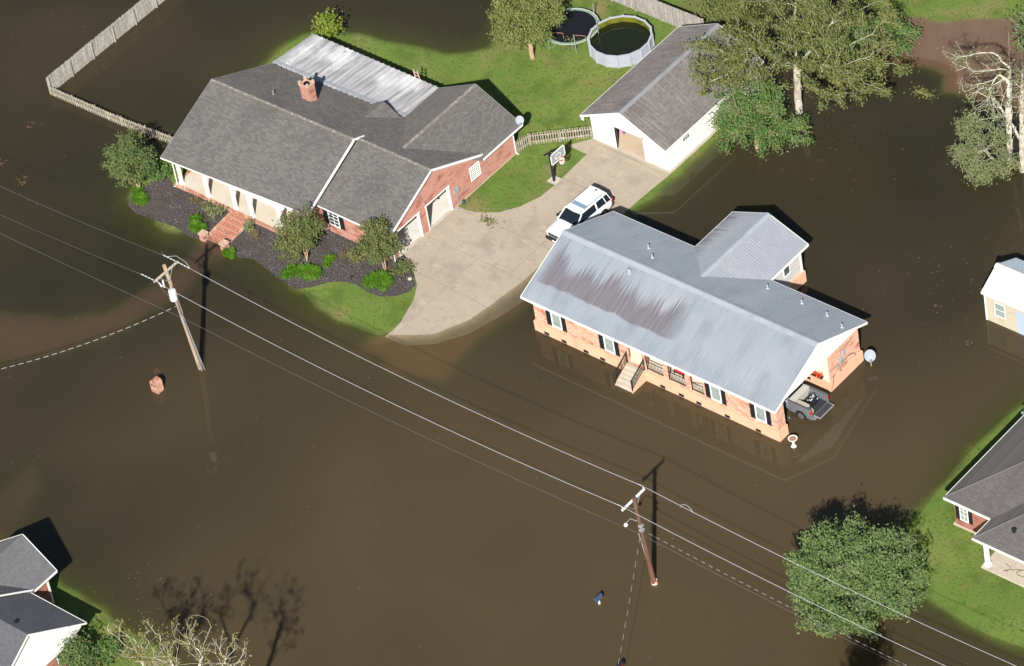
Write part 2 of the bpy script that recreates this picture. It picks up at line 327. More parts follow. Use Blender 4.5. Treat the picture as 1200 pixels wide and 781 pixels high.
def gable_ring(axis, a, e0, ze0, rdg, zr, e1, ze1, th):
    P = [(e0, ze0), (rdg, zr), (e1, ze1), (e1, ze1-th), (rdg, zr-th*1.1), (e0, ze0-th)]
    return [(a, t, z) if axis == 's' else (t, a, z) for t, z in P]
def gable_roof(mb, axis, a0, a1, e0, ze0, rdg, zr, e1, ze1, th=.16):
    return mb.loft([gable_ring(axis, a, e0, ze0, rdg, zr, e1, ze1, th) for a in (a0, a1)])
def gable_trim(mb, axis, a0, a1, e0, ze0, rdg, zr, e1, ze1, th=.2, ends=(1, 1), eaves=(1, 1)):
    """fascia boards along eaves and rakes, a little proud of the roof deck"""
    P = lambda a, t, z: (a, t, z) if axis == 's' else (t, a, z)
    o = .03
    sg = 1 if e1 > e0 else -1
    if eaves[0]: mb.bar(P(a0-o, e0-o*sg, ze0-th/2), P(a1+o, e0-o*sg, ze0-th/2), .05, th)
    if eaves[1]: mb.bar(P(a0-o, e1+o*sg, ze1-th/2), P(a1+o, e1+o*sg, ze1-th/2), .05, th)
    for en, a, s in ((ends[0], a0, -1), (ends[1], a1, 1)):
        if not en: continue
        mb.bar(P(a+s*o, e0, ze0-th/2+.01), P(a+s*o, rdg, zr-th/2+.01), .05, th)
        mb.bar(P(a+s*o, rdg, zr-th/2+.01), P(a+s*o, e1, ze1-th/2+.01), .05, th)
    return mb
def ribbed(mb, axis, a0, a1, e, ze, r, zr, pitch=.23, h=.020):
    """one roof slope of ribbed sheet: ribs run from eave (e,ze) to ridge (r,zr)"""
    rows = [[], []]; a = a0; n = int((a1-a0)/pitch)
    for i in range(n):
        q = a0+(a1-a0)*i/n; p = (a1-a0)/n
        for da, dz in ((0, 0), (p*.72, 0), (p*.80, h), (p*.92, h)):
            for row, (t, z) in zip(rows, ((e, ze), (r, zr))):
                row.append((q+da, t, z+dz) if axis == 's' else (t, q+da, z+dz))
    for row, (t, z) in zip(rows, ((e, ze), (r, zr))): row.append((a1, t, z) if axis == 's' else (t, a1, z))
    return mb.loft(rows, cap=False, closed=False)

def window(parent, axis, f, out, a0, a1, z0, z1, glass='glass', fr=.07, cols=2, rows=2, name='window', label=None):
    """frame proud of the wall face f (out = +1/-1 along the wall normal), recessed pane as sub-part"""
    P = lambda m_, a, b, c, d, f0, f1: m_.box(a, b, min(f0, f1), max(f0, f1), c, d) if axis == 's' else m_.box(min(f0, f1), max(f0, f1), a, b, c, d)
    m_ = MB(); g0, g1 = f-out*.04, f+out*.045
    P(m_, a0-fr, a1+fr, z0-fr, z0, g0, g1+out*.02); P(m_, a0-fr, a1+fr, z1, z1+fr, g0, g1); P(m_, a0-fr, a0, z0, z1, g0, g1); P(m_, a1, a1+fr, z0, z1, g0, g1)
    for i in range(1, cols): a = a0+(a1-a0)*i/cols; P(m_, a-.018, a+.018, z0, z1, f+out*.005, f+out*.033)
    for i in range(1, rows): z = z0+(z1-z0)*i/rows; P(m_, a0, a1, z-.02, z+.02, f+out*.006, f+out*.035)
    fo = m_.build(name, 'white', parent, label=label)
    P(p := MB(), a0, a1, z0, z1, f-out*.03, f+out*.015); p.build('pane', glass, fo)
    return fo
def shutter(parent, axis, f, out, a0, a1, z0, z1):
    m_ = MB()
    def P(a, b, c, d, e, g):
        e, g = min(e, g), max(e, g)
        m_.box(a, b, e, g, c, d) if axis == 's' else m_.box(e, g, a, b, c, d)
    P(a0, a1, z0, z1, f, f+out*.035)
    P(a0, a0+.06, z0, z1, f+out*.037, f+out*.055); P(a1-.06, a1, z0, z1, f+out*.037, f+out*.055)
    z = z0+.06
    while z < z1-.05: P(a0+.06, a1-.06, z, z+.04, f+out*.037, f+out*.05); z += .09
    return m_.build('shutter', 'black', parent)

# ------------------------------------------------------------------ terrain and flood water
ISL_A = [(-30.56,-6.9),(-29.55,-7.1),(-28.0,-7.1),(-27.3,-7.75),(-26.20,-7.95),(-25.2,-7.7),(-24.6,-7.0),(-22.93,-6.8),(-20.73,-6.7),(-19.42,-6.8),(-18.38,-6.4),(-15.44,-7.0),(-13.73,-7.60),(-12.55,-7.63),(-10.69,-8.41),(-8.50,-8.57),(-4.91,-8.19),(-4.34,-7.53),(-1.69,-5.83),(-0.52,-3.46),(-0.14,-1.22),(0.05,1.28),(0.24,3.76),(0.9,6.76),(1.5,9.63),(2.4,11.99),(2.95,13.55),(3.0,15.21),(2.9,17.87),(2.9,20.25),(2.8,21.75),(2.6,25.08),(0.63,28.14),(-3.55,31.46),(-7.45,33.32),(-9.87,34.30),(-13.80,38),(-24,39),(-21.36,30.74),(-20.67,25.75),(-19.54,22.86),(-18.97,20.85),(-20.06,19.40),(-21.50,18.57),(-23.05,18.38),(-24.77,17.97),(-26.61,17.39),(-28.72,17.11),(-30.80,16.27),(-32.5,14.99),(-32.9,12.65),(-32.6,9),(-32.2,5),(-31.8,2.2),(-32.3,1.0),(-33.1,0.28),(-32.8,-2.03),(-32.3,-4.68),(-31.3,-6.63)]
ISL_B = [(-0.88,44.77),(2.82,39.78),(4.93,38.65),(6.83,37.90),(8.31,37.9),(10.19,38.9),(11.55,40.38),(15.06,42.74),(21.34,46.92),(40,62),(10,70),(-8,56)]
ISL_C = [(38.65,15.42),(38.19,9.99),(37.77,7.18),(37.75,4.54),(37.96,1.88),(38.22,-1.21),(38.4,-3.4),(38.9,-5.6),(40.5,-7.4),(43.14,-8.62),(45.20,-8.89),(47.24,-9.15),(49.09,-9.17),(51.53,-8.90),(56.96,-8.07),(68.22,-4),(68,26),(45.62,24)]
ISL_D = [(-12.17,-38.26),(-9.34,-38.4),(-6.89,-38.6),(-4.90,-38.6),(-3.42,-38.9),(-1.19,-39.3),(0.89,-39.4),(2.96,-39.4),(4.80,-40.6),(6.0,-43),(5.5,-52),(-6,-60),(-24,-55),(-22,-40)]
SWAMP = [(-8.98,33.4),(-5.49,35.6),(-2.2,33.5),(-1.5,30.0),(-3.0,29.2),(-6.16,30.9)]
MUD = [(5.5,36.2),(6.0,39.2),(9.31,40.2),(12.25,42.4),(15.24,44.5),(20.68,43.0),(22.5,37.5),(19.5,34.6),(15.37,34.20),(14.06,33.88),(13.48,35.01),(13.08,35.56),(11.63,35.63),(9.30,34.86),(7.91,34.62)]
WALK = [(-23.0,-6.6),(-21.08,-6.6),(-20.94,-9.44),(-20.66,-11.41),(-21.05,-13.77),(-21.34,-17.13),(-22.6,-19.6),(-24.5,-22.5),(-31,-27.5),(-40,-33),(-44,-28),(-33.4,-21.6),(-27.12,-19.22),(-24.45,-16.56),(-23.06,-13.91),(-22.60,-11.17)]
SUBDRIVE = [(-4.44,-7.2),(0.05,4.67),(2.34,2.85),(2.63,-1.36),(2.17,-5.57),(2.0,-9.24),(-1.43,-10.6),(-5.2,-10.1)]
RUST = [(-18,-40),(-17.6,-31.0),(-15.0,-32.0),(-14.23,-36.13),(-15.5,-39.0)]
STREETBAND = [(-60,-34),(70,-31.5),(70,-25),(-60,-26)]

def sdf(poly, X, Y):
    """signed distance, positive inside"""
    d2 = np.full(X.shape, 1e9); ins = np.zeros(X.shape, bool); n = len(poly)
    for i in range(n):
        x0, y0 = poly[i]; x1, y1 = poly[(i+1) % n]; ex, ey = x1-x0, y1-y0
        t = np.clip(((X-x0)*ex+(Y-y0)*ey)/(ex*ex+ey*ey+1e-12), 0, 1)
        d2 = np.minimum(d2, (X-x0-t*ex)**2+(Y-y0-t*ey)**2)
        c = ((y0 > Y) != (y1 > Y)); 
        with np.errstate(divide='ignore', invalid='ignore'):
            xi = (x1-x0)*(Y-y0)/(y1-y0+1e-15)+x0
        ins ^= c & (X < xi)
    return np.where(ins, 1, -1)*np.sqrt(d2)
_rng = np.random.RandomState(5)
_waves = [(_rng.uniform(.05, .9), _rng.uniform(0, 6.28), _rng.uniform(0, 6.28)) for _ in range(26)]
def wobble(X, Y, kmax=1.0):
    o = np.zeros_like(X)
    for k, th, ph in _waves:
        if k < kmax: o = o+np.sin((X*math.cos(th)+Y*math.sin(th))*k*3+ph)*(.25/(k+.3))
    return o/6
def ground(X, Y, clamp=True):
    X = np.asarray(X, float); Y = np.asarray(Y, float)
    d = np.maximum.reduce([sdf(p, X, Y) for p in (ISL_A, ISL_B, ISL_C, ISL_D)])
    wb = wobble(X, Y)
    d = d + wb*.22 - .08
    h = np.where(d > 0, .28*(1-np.exp(-d*.45)), -.75*(1-np.exp(d*.11)))
    h = h + wobble(Y*.6, X*.6)*.03*np.clip(np.abs(d), 0, 1)
    h = np.maximum(h, np.minimum(.0+.05*wobble(X*2.2, Y*2.2), sdf(SWAMP, X, Y)*.10-.02))
    for poly, top in ((MUD, .012), (WALK, -.07), (SUBDRIVE, -.09), (RUST, -.11)):
        s = sdf(poly, X, Y)+wb*.4; h = np.maximum(h, np.where(s > 0, top-.05*np.exp(-s*1.5), top-.05+s*.2))
    for x0, x1, y0, y1, top in () if not clamp else ((-4.8, 2.2, 16.6, 26.8, .0), (-28.5, -17.8, -3.4, 12, .0), (-17.9, -9.2, -1.4, 12, .0), (-23.3, -20.8, -7.2, -3.6, -.25), (41.2, 60, -2.1, 11.5, .1), (45.2, 56, -4.4, -2, .1)):
        h = np.where((X > x0) & (X < x1) & (Y > y0) & (Y < y1), np.minimum(h, top), h)
    return h

GX0, GX1, GY0, GY1, ST = -78, 74, -66, 66, .3
gx = np.arange(GX0, GX1+1e-6, ST); gy = np.arange(GY0, GY1+1e-6, ST)
XX, YY = np.meshgrid(gx, gy); HH = ground(XX, YY)
HH[0, :] = HH[-1, :] = HH[:, 0] = HH[:, -1] = -.6
def gh(x, y): 
    i = min(max(int(round((x-GX0)/ST)), 0), len(gx)-1); j = min(max(int(round((y-GY0)/ST)), 0), len(gy)-1); return float(HH[j, i])
def sheet(name, Z, m, attr=None, far=3000, zfar=None):
    ny, nx = XX.shape; v = np.stack([XX.ravel(), YY.ravel(), Z.ravel()], 1)
    idx = np.arange(nx*ny).reshape(ny, nx)
    q = np.stack([idx[:-1, :-1], idx[:-1, 1:], idx[1:, 1:], idx[1:, :-1]], -1).reshape(-1, 4)
    zf = float(Z[0, 0]) if zfar is None else zfar
    extra = np.array([(-far, -far, zf), (far, -far, zf), (far, far, zf), (-far, far, zf)]); n0 = len(v)
    c = [idx[0, 0], idx[0, -1], idx[-1, -1], idx[-1, 0]]
    sides = [idx[0, :], idx[:, -1], idx[-1, ::-1], idx[::-1, 0]]
    faces = q.tolist()
    for k in range(4): faces.append([n0+k, n0+(k+1) % 4]+sides[k][::-1].tolist())
    v = np.vstack([v, extra]); me = bpy.data.meshes.new(name)
    me.from_pydata(v.tolist(), [], faces)
    for an, val, dv in (attr or []):
        a = me.attributes.new(an, 'FLOAT', 'POINT'); a.data.foreach_set('value', np.append(val.ravel(), [dv]*4).astype(np.float32))
    me.polygons.foreach_set('use_smooth', [True]*len(me.polygons))
    me.materials.append(m); o = bpy.data.objects.new(name, me); C.objects.link(o); return o

# what the bed is made of (lawn, mud, submerged paving), as masks carried by the ground mesh
wbl = wobble(XX, YY)
def mask(poly, soft=.5): return np.clip(sdf(poly, XX, YY)/soft+.5+wbl*1.2, 0, 1)
mudm = np.maximum.reduce([mask(MUD, .4), mask(RUST, 1.5)*.9, mask(WALK, .8), np.clip(mask(SWAMP, 2.5), 0, .75)])
pavm = mask(SUBDRIVE, 1.0)
dry = np.clip((HH+.035-wbl*.12)/.07, 0, 1)
gm = M['grass']; t = gm.node_tree; N = t.nodes; Lk = t.links; b = N['Principled BSDF']
cur = b.inputs['Base Color'].links[0].from_socket
for an, col, col2 in (('mud', (.170, .105, .075), (.125, .082, .058)), ('paving', (.20, .125, .062), (.24, .155, .08)), ('wet', (.036, .056, .016), (.062, .066, .022))):
    at_ = N.new('ShaderNodeAttribute'); at_.attribute_name = an
    n = N.new('ShaderNodeTexNoise'); n.inputs['Scale'].default_value = .8
    g = N.new('ShaderNodeNewGeometry'); Lk.new(g.outputs['Position'], n.inputs['Vector'])
    mc = N.new('ShaderNodeMix'); mc.data_type = 'RGBA'; Lk.new(n.outputs[0], mc.inputs[0]); mc.inputs[6].default_value = (*col, 1); mc.inputs[7].default_value = (*col2, 1)
    mx = N.new('ShaderNodeMix'); mx.data_type = 'RGBA'; Lk.new(at_.outputs['Fac'], mx.inputs[0]); Lk.new(cur, mx.inputs[6]); Lk.new(mc.outputs[2], mx.inputs[7]); cur = mx.outputs[2]
Lk.new(cur, b.inputs['Base Color'])
tag(sheet('ground', HH, gm, [('mud', mudm, 0), ('paving', pavm, 0), ('wet', (1-dry)*.94*(1-mudm)*(1-pavm), .9)]), kind='structure')

# flood water: murky (absorbs with depth, carried as a depth attribute), with a real water gloss
wm = bpy.data.materials.new('flood_water'); wm.use_nodes = True; t = wm.node_tree; N = t.nodes; Lk = t.links
for n in list(N): N.remove(n)
out = N.new('ShaderNodeOutputMaterial')
def math_(op, a, b_=None, clamp=False):
    q = N.new('ShaderNodeMath'); q.operation = op; q.use_clamp = clamp
    for i, v in enumerate((a, b_)):
        if v is None: continue
        if isinstance(v, (int, float)): q.inputs[i].default_value = v
        else: Lk.new(v, q.inputs[i])
    return q.outputs[0]
geo = N.new('ShaderNodeNewGeometry')
def nz_(sc, det=3, st=(1, 1, 1)):
    mp = N.new('ShaderNodeMapping'); mp.inputs['Scale'].default_value = st; Lk.new(geo.outputs['Position'], mp.inputs[0])
    n = N.new('ShaderNodeTexNoise'); n.inputs['Scale'].default_value = sc; n.inputs['Detail'].default_value = det; Lk.new(mp.outputs[0], n.inputs['Vector']); return n.outputs[0]
def rng_(x, a, b_, c=0., d=1.):
    r = N.new('ShaderNodeMapRange'); Lk.new(x, r.inputs[0])
    for i, v in enumerate((a, b_, c, d)): r.inputs[i+1].default_value = v
    return r.outputs[0]
def mixc(f, a, b_):
    mx = N.new('ShaderNodeMix'); mx.data_type = 'RGBA'
    if isinstance(f, float): mx.inputs[0].default_value = f
    else: Lk.new(f, mx.inputs[0])
    for i, v in ((6, a), (7, b_)):
        if isinstance(v, tuple): mx.inputs[i].default_value = (*v, 1)
        else: Lk.new(v, mx.inputs[i])
    return mx.outputs[2]
at_ = N.new('ShaderNodeAttribute'); at_.attribute_name = 'depth'
at2 = N.new('ShaderNodeAttribute'); at2.attribute_name = 'silt'
alpha = math_('SUBTRACT', 1.0, math_('EXPONENT', math_('MULTIPLY', at_.outputs['Fac'], -6.5)), True)
silt = math_('ADD', at2.outputs['Fac'], rng_(nz_(.05, 2), .35, .65, -.18, .18), True)
murk = mixc(silt, (.028, .0255, .0150), (.090, .0655, .034))
murk = mixc(rng_(nz_(.13, 4), .45, .75, 0, .12), murk, (.036, .037, .020))
murk = mixc(rng_(nz_(7, 2), .72, .76, 0, .20), murk, (.16, .13, .07))
# light crosses the murk twice (in and out), so the scattered share grows as 1-(1-a)^2
vm = N.new('ShaderNodeVectorMath'); vm.operation = 'SCALE'; Lk.new(murk, vm.inputs[0]); Lk.new(math_('SUBTRACT', 2.0, alpha), vm.inputs['Scale'])
dif = N.new('ShaderNodeBsdfDiffuse'); Lk.new(vm.outputs[0], dif.inputs[0])
trn = N.new('ShaderNodeBsdfTransparent'); trn.inputs[0].default_value = (.93, .90, .80, 1)
m1 = N.new('ShaderNodeMixShader'); Lk.new(alpha, m1.inputs[0]); Lk.new(trn.outputs[0], m1.inputs[1]); Lk.new(dif.outputs[0], m1.inputs[2])
gl = N.new('ShaderNodeBsdfGlossy'); gl.inputs['Roughness'].default_value = .035
bp = N.new('ShaderNodeBump'); bp.inputs['Strength'].default_value = .05; bp.inputs['Distance'].default_value = .02; Lk.new(nz_(1.6, 3), bp.inputs['Height']); Lk.new(bp.outputs[0], gl.inputs['Normal'])
fr = N.new('ShaderNodeFresnel'); fr.inputs['IOR'].default_value = 1.42
wet = rng_(at_.outputs['Fac'], -.004, .01)
m2 = N.new('ShaderNodeMixShader'); Lk.new(math_('MULTIPLY', fr.outputs[0], math_('SUBTRACT', 1.0, geo.outputs['Backfacing'])), m2.inputs[0]); Lk.new(m1.outputs[0], m2.inputs[1]); Lk.new(gl.outputs[0], m2.inputs[2])
Lk.new(m2.outputs[0], out.inputs[0])
siltA = np.zeros_like(XX)
for (x, y, r, a) in ((12, -32, 26, .75), (22, -14, 16, .45), (40, 12, 14, .55), (30, 26, 10, .25), (24, 18, 9, -.10), (-3, -14, 9, .1), (-12, -22, 10, .15), (38, -20, 18, .5), (-42, 5, 14, .05), (35, -4, 9, .35), (18, -7, 6, .22), (-2, -44, 14, -.3), (-28, -28, 9, .1)):
    siltA += a*np.exp(-((XX-x)**2+(YY-y)**2)/(2*(r*.6)**2))
siltA = np.clip(siltA*1.15+.22, 0, 1)
tag(sheet('flood_water', np.zeros_like(XX), wm, [('depth', np.maximum(-HH, 0), .6), ('silt', siltA, .3)]), kind='structure')

def drape(name, poly, m, off, step=.3, thick=.0, kind='structure'):
    """outline sheet cut every `step` and laid `off` above the ground"""
    bm = bmesh.new(); vs = [bm.verts.new((x, y, 0)) for x, y in poly]; bm.faces.new(vs)
    xs = [p[0] for p in poly]; ys = [p[1] for p in poly]
    for k in range(int(math.floor(min(xs)/step)), int(max(xs)/step)+1):
        bmesh.ops.bisect_plane(bm, geom=bm.verts[:]+bm.edges[:]+bm.faces[:], plane_co=(k*step, 0, 0), plane_no=(1, 0, 0))
    for k in range(int(math.floor(min(ys)/step)), int(max(ys)/step)+1):
        bmesh.ops.bisect_plane(bm, geom=bm.verts[:]+bm.edges[:]+bm.faces[:], plane_co=(0, k*step, 0), plane_no=(0, 1, 0))
    P = np.array([v.co[:2] for v in bm.verts]); H = ground(P[:, 0], P[:, 1], False)
    for v, h in zip(bm.verts, H): v.co.z = h+off
    bmesh.ops.recalc_face_normals(bm, faces=bm.faces)
    if sum(f.normal.z for f in bm.faces) < 0: bmesh.ops.reverse_faces(bm, faces=bm.faces)
    ext = bmesh.ops.extrude_edge_only(bm, edges=[e for e in bm.edges if e.is_boundary])
    for v in [g for g in ext['geom'] if isinstance(g, bmesh.types.BMVert)]: v.co.z -= off+.12
    me = bpy.data.meshes.new(name); bm.to_mesh(me); bm.free(); me.materials.append(M[m])
    me.polygons.foreach_set('use_smooth', [False]*len(me.polygons))
    o = bpy.data.objects.new(name, me); C.objects.link(o); return tag(o, kind=kind)
def rounded(poly, it=2):
    for _ in range(it):
        poly = [q for i in range(len(poly)) for a, b_ in [(poly[i], poly[(i+1) % len(poly)])] for q in ((a[0]*.75+b_[0]*.25, a[1]*.75+b_[1]*.25), (a[0]*.25+b_[0]*.75, a[1]*.25+b_[1]*.75))]
    return poly
DRIVE = [(-8.85,-1.0),(-8.85,5.28),(-8.0,5.28),(-7.11,5.54),(-5.75,6.35),(-4.81,7.67),(-4.2,9.28),(-4.13,10.79),(-4.15,11.86),(-4.24,14.7),(-6.1,14.75),(-5.00,16.25),(2.35,16.25),(2.05,11.68),(2.1,9.22),(2.0,6.11),(1.83,1.32),(1.27,-1.84),(.45,-4.6),(-.9,-6.6),(-2.62,-7.85),(-4.5,-8.0),(-4.40,-7.3),(-4.40,-6.40),(-5.04,-4.12),(-5.84,-2.81),(-7.25,-1.63)]
drape('driveway', DRIVE, 'concrete', .022)
MULCH = (lambda p, n: p)([(-30.61,-7.18),(-29.57,-7.45),(-27.70,-7.33),(-25.69,-7.13),(-24.19,-7.34),(-23.2,-7.16),(-23.2,-3.9),(-21.0,-3.9),(-21.0,-7.02),(-19.44,-7.12),(-18.37,-6.70),(-15.46,-7.32),(-13.50,-7.64),(-12.53,-6.85),(-11.75,-5.86),(-10.67,-5.21),(-9.72,-5.06),(-8.58,-5.23),(-7.30,-5.10),(-6.39,-4.45),(-5.89,-3.62),(-5.93,-2.90),(-6.89,-2.0),(-8.17,-1.15),(-8.8,-.8),(-9.0,-1.55),(-17.31,-1.55),(-18.26,-3.71),(-28.83,-3.91),(-30.40,-3.16),(-30.90,-4.23),(-30.97,-5.39),(-31.17,-6.40)], 1)
drape('planting_bed', MULCH, 'mulch', .045)

# driveway joints: tooled grooves seen as dark lines, as thin sheets of grout
jm = MB()
def joint(p, q, wd=.035):
    p, q = Vector((*p, 0)), Vector((*q, 0)); n = max(2, int((q-p).length/.4)); t = (q-p).normalized(); x = Vector((-t.y, t.x, 0))*wd/2
    A = [p.lerp(q, i/n) for i in range(n+1)]; H = ground(np.array([a.x for a in A]), np.array([a.y for a in A]))
    jm.loft([[Vector((a.x, a.y, h+.026))-x, Vector((a.x, a.y, h+.026))+x] for a, h in zip(A, H)], cap=False, closed=False)
joint((-4.12, 11.72), (2.0, 11.72), .05); joint((-8.7, 5.1), (-5.0, 7.2)); joint((-7.07, -1.75), (1.2, -1.84)); joint((-8.7, 1.6), (1.9, 1.7)); joint((-4.2, 16.0), (2.1, 15.95), .06)
joint((-3.9, -8.3), (-3.9, 1.6)); joint((-.9, 1.7), (-.9, 11.7)); joint((-8.7, 5.1), (1.9, 5.3), .03); joint((-4.3, 14.9), (-4.2, 16.0), .04); joint((-4.0, -5.2), (.4, -5.2))
tag(jm.build('driveway_joints', mat('joint_grout', (.26, .22, .18), .9, .1)), kind='structure')

# ------------------------------------------------------------------ raised brick house with metal roof
def raised_house():
    t = thing('raised_house', 'raised orange brick house with pale metal roof standing in brown floodwater', 'house', (15.3, 3, 0))
    T0, T1, S0, S1 = -1.72, 7.6, 4.5, 26.15
    # foundation (painted block) with ledge
    f = MB(); z0, z1 = -.6, .88
    wall(f, 's', -1.84, -1.60, S0-.12, S1+.1, z0, z1); wall(f, 't', S0-.12, S0+.12, -1.60, T1, z0, z1)
    wall(f, 's', T1-.1, T1+.12, S0-.12, S1+.12, z0, z1); wall(f, 't', S1-.12, S1+.12, 3.98, T1-.1, z0, z1)
    wall(f, 's', 3.98, 4.2, 18.6, S1-.12, z0, z1); wall(f, 't', 18.5, 18.72, -1.6, 3.98, z0, z1)
    wall(f, 't', S1-.14, S1+.1, -1.60, -.86, z0, z1); wall(f, 't', 11.72, 11.9, T1+.12, 12.2, z0, 1.0); wall(f, 't', 17.72, 17.9, T1+.12, 12.2, z0, 1.0); wall(f, 's', 12.05, 12.2, 11.9, 17.72, z0, 1.0)
    f.build('foundation', 'peach', t)
    wins = [(6.2, 6.95), (11.0, 11.75), (20.45, 21.2), (24.35, 25.1)]
    ops = [(a, b, 1.22, 2.42) for a, b in wins]+[(12.95, 14.3, .9, 2.95), (14.62, 16.15, 1.02, 2.9), (16.6, 18.12, 1.02, 2.9), (18.62, 19.75, 1.02, 2.9)]
    m = MB(); wall(m, 's', T0, T0+.2, S0, S1-.02, .882, 3.12, ops); wall(m, 't', S0, S0+.2, T0+.2, T1, .882, 3.12)
    wall(m, 's', T1-.2, T1, S0+.2, S1-.2, .882, 3.12); wall(m, 't', S1-.2, S1, 4.12, T1, .882, 3.12, [])
    m.build('brick_wall', 'brick2', t)
    wall(MB(), 't', S1-.24, S1-.02, T0+.2, -.9, .882, 3.12).build('carport_pier', 'brick2', t)
    # cream walls: back of porch, carport walls, gable end
    m = MB(); wall(m, 's', .2, .3, 12.4, 20.2, .95, 3.15, [(13.1, 14.0, .96, 3.0)]); wall(m, 't', 12.4, 12.5, T0+.2, .2, .95, 3.15); wall(m, 't', 20.1, 20.2, T0+.2, .2, .95, 3.15)
    wall(m, 's', 4.0, 4.16, 18.72, S1-.2, .882, 3.12); wall(m, 't', 18.52, 18.7, -1.5, 4.0, .882, 3.12)
    m.box(S1-.14, S1+.02, 3.94, 4.12, .882, 3.12)
    m.build('inner_wall', 'cream', t)
    g = MB(); zr = 3.3+.41*5.22-.12
    for s0, s1 in ((S0+.02, S0+.16), (S1-.12, S1+.06)):
        if s0 > 20: g = MB()
        g.prism([(s0, -2.0, 3.12), (s0, 3.03, 3.12), (s0, 8.1, 3.12), (s0, 3.03, 5.24)], (s1-s0, 0, 0))
    k = 0; crm = mat('cream_board_siding', (.80, .76, .68), .7, .2)
    MB().prism([(S0+.02, -2.0, 3.12), (S0+.02, 3.03, 3.12), (S0+.02, 8.1, 3.12), (S0+.02, 3.03, 5.24)], (.14, 0, 0)).build('gable_siding', crm, t)
    while k < 46:                                     # battens on the end gable, standing proud
        y = -1.8+k*.21; zt = 3.12+min(y+2.0, 8.1-y)*.40
        if zt > 3.2: g.box(S1+.06, S1+.072, y, y+.03, 3.125, zt-.05)
        k += 1
    g.build('gable_siding', crm, t)
    # porch floor and ceiling
    MB().box(12.4, 20.2, T0+.2, .2, .80, .95).build('porch_floor', 'cream', t)
    MB().box(S0+.2, S1-.15, T0+.05, T1-.05, 3.13, 3.2).build('ceiling', 'white', t)
    # roof
    rs = ribbed(MB(), 's', 3.96, 26.5, -2.2, 3.3, 3.02, 5.46); rs.build('roof_slope', 'metalroof', t)
    rs = ribbed(MB(), 's', 3.96, 26.5, 8.24, 3.3, 3.02, 5.46); back = rs.build('roof_slope', 'metalroof', t)
    deck = MB(); gable_roof(deck, 's', 3.98, 26.48, -2.18, 3.27, 3.02, 5.43, 8.22, 3.27, .12); deck.build('roof_deck', 'white', t)
    tr = MB(); gable_trim(tr, 's', 3.96, 26.5, -2.2, 3.28, 3.02, 5.44, 8.24, 3.28, .17); tr.build('fascia', 'white', t)
    cap = MB(); gable_roof(cap, 's', 3.94, 26.52, 2.72, 5.385, 3.02, 5.52, 3.32, 5.385, .03); cap.build('ridge_cap', 'cap', t)
    # rear wing
    for e in (11.4, 18.12):
        ribbed(MB(), 't', 4.6, 12.58, e, 3.3, 14.76, 4.68, .23, .013).build('wing_roof_slope', 'metalwing', t)
    gable_roof(MB(), 't', 4.8, 12.56, 11.42, 3.27, 14.76, 4.65, 18.1, 3.27, .12).build('wing_roof_deck', 'white', t)
    gable_trim(MB(), 't', 8.3, 12.58, 11.4, 3.28, 14.76, 4.66, 18.12, 3.28, .15, ends=(0, 1)).build('wing_fascia', 'white', t)
    gable_roof(MB(), 't', 4.9, 12.6, 14.5, 4.62, 14.76, 4.735, 15.02, 4.62, .02).build('wing_ridge_cap', 'cap', t)
    for s in (11.4, 18.12):      # valley flashing
        z_ = lambda q: 5.46-.41*(q-3.02)+.035
        MB().loft([[(14.76-.02, 4.93, z_(4.93)+.01), (14.76+.02, 5.0, z_(5.0)+.01)], [(s+(.12 if s < 14 else -.12), 8.2, z_(8.2)+.02), (s+(.3 if s < 14 else -.3), 8.24, z_(8.24)+.02)]], cap=False, closed=False)
    m = MB(); wall(m, 't', 17.55, 17.72, T1, 12.1, 1.0, 3.2, [(10.15, 10.75, 1.9, 2.8)]); wall(m, 't', 11.8, 11.95, T1, 12.1, 1.0, 3.2); wall(m, 's', 11.95, 12.1, 11.95, 17.55, 1.0, 3.3)
    m.prism([(11.95, 11.97, 3.3), (17.55, 11.97, 3.3), (14.76, 11.97, 4.5)], (0, .12, 0))
    m.build('wing_siding', 'siding', t)
    window(t, 't', 17.72, 1, 10.15, 10.75, 1.9, 2.8, cols=1, rows=1)
    MB().box(17.72, 17.78, 11.98, 12.12, 1.0, 3.2).build('corner_board', 'white', t)
    # windows and shutters on the street front
    for i, (a, b) in enumerate(wins):
        window(t, 's', T0, -1, a, b, 1.22, 2.42, 'paleglass', cols=1, rows=1, fr=.09)
        shutter(t, 's', T0-.005, -1, a-.52, a-.14, 1.12, 2.5)
        shutter(t, 's', T0-.005, -1, b+.14, b+.5, 1.12, 2.5)
    for s in (5.5, 7.1, 9.1, 10.6, 16.0, 17.65, 19.2, 21.7, 24.4):
        v = MB(); v.box(s-.22, s+.22, -1.865, -1.842, .06, .30)
        for k in range(3): v.box(s-.19, s+.19, -1.872, -1.866, .09+k*.07, .11+k*.07)
        v.build('foundation_vent', 'black', t)
    MB().box(24.1, 24.5, 3.955, 3.978, .3, .52).build('foundation_vent', 'black', t)
    # porch railings, one in each opening
    for a, b in ((14.62, 16.15), (16.6, 18.12), (18.62, 19.75)):
        r = MB(); r.box(a, b, T0+.02, T0+.06, 1.78, 1.82); r.box(a, b, T0+.02, T0+.06, 1.10, 1.13)
        q = a+.06
        while q < b: r.box(q, q+.018, T0+.03, T0+.048, 1.13, 1.78); q += .13
        r.box(a-.0, a+.05, T0+.01, T0+.07, 1.02, 2.9); r.build('porch_railing', 'iron', t)
    # entrance door behind the porch
    d = MB().box(13.1, 14.0, .215, .25, .96, 2.98).build('front_door', 'cream', t); MB().box(13.86, 13.93, .18, .214, 1.9, 1.98).build('handle', 'chrome', d)
    # steps
    n = 5; st = MB()
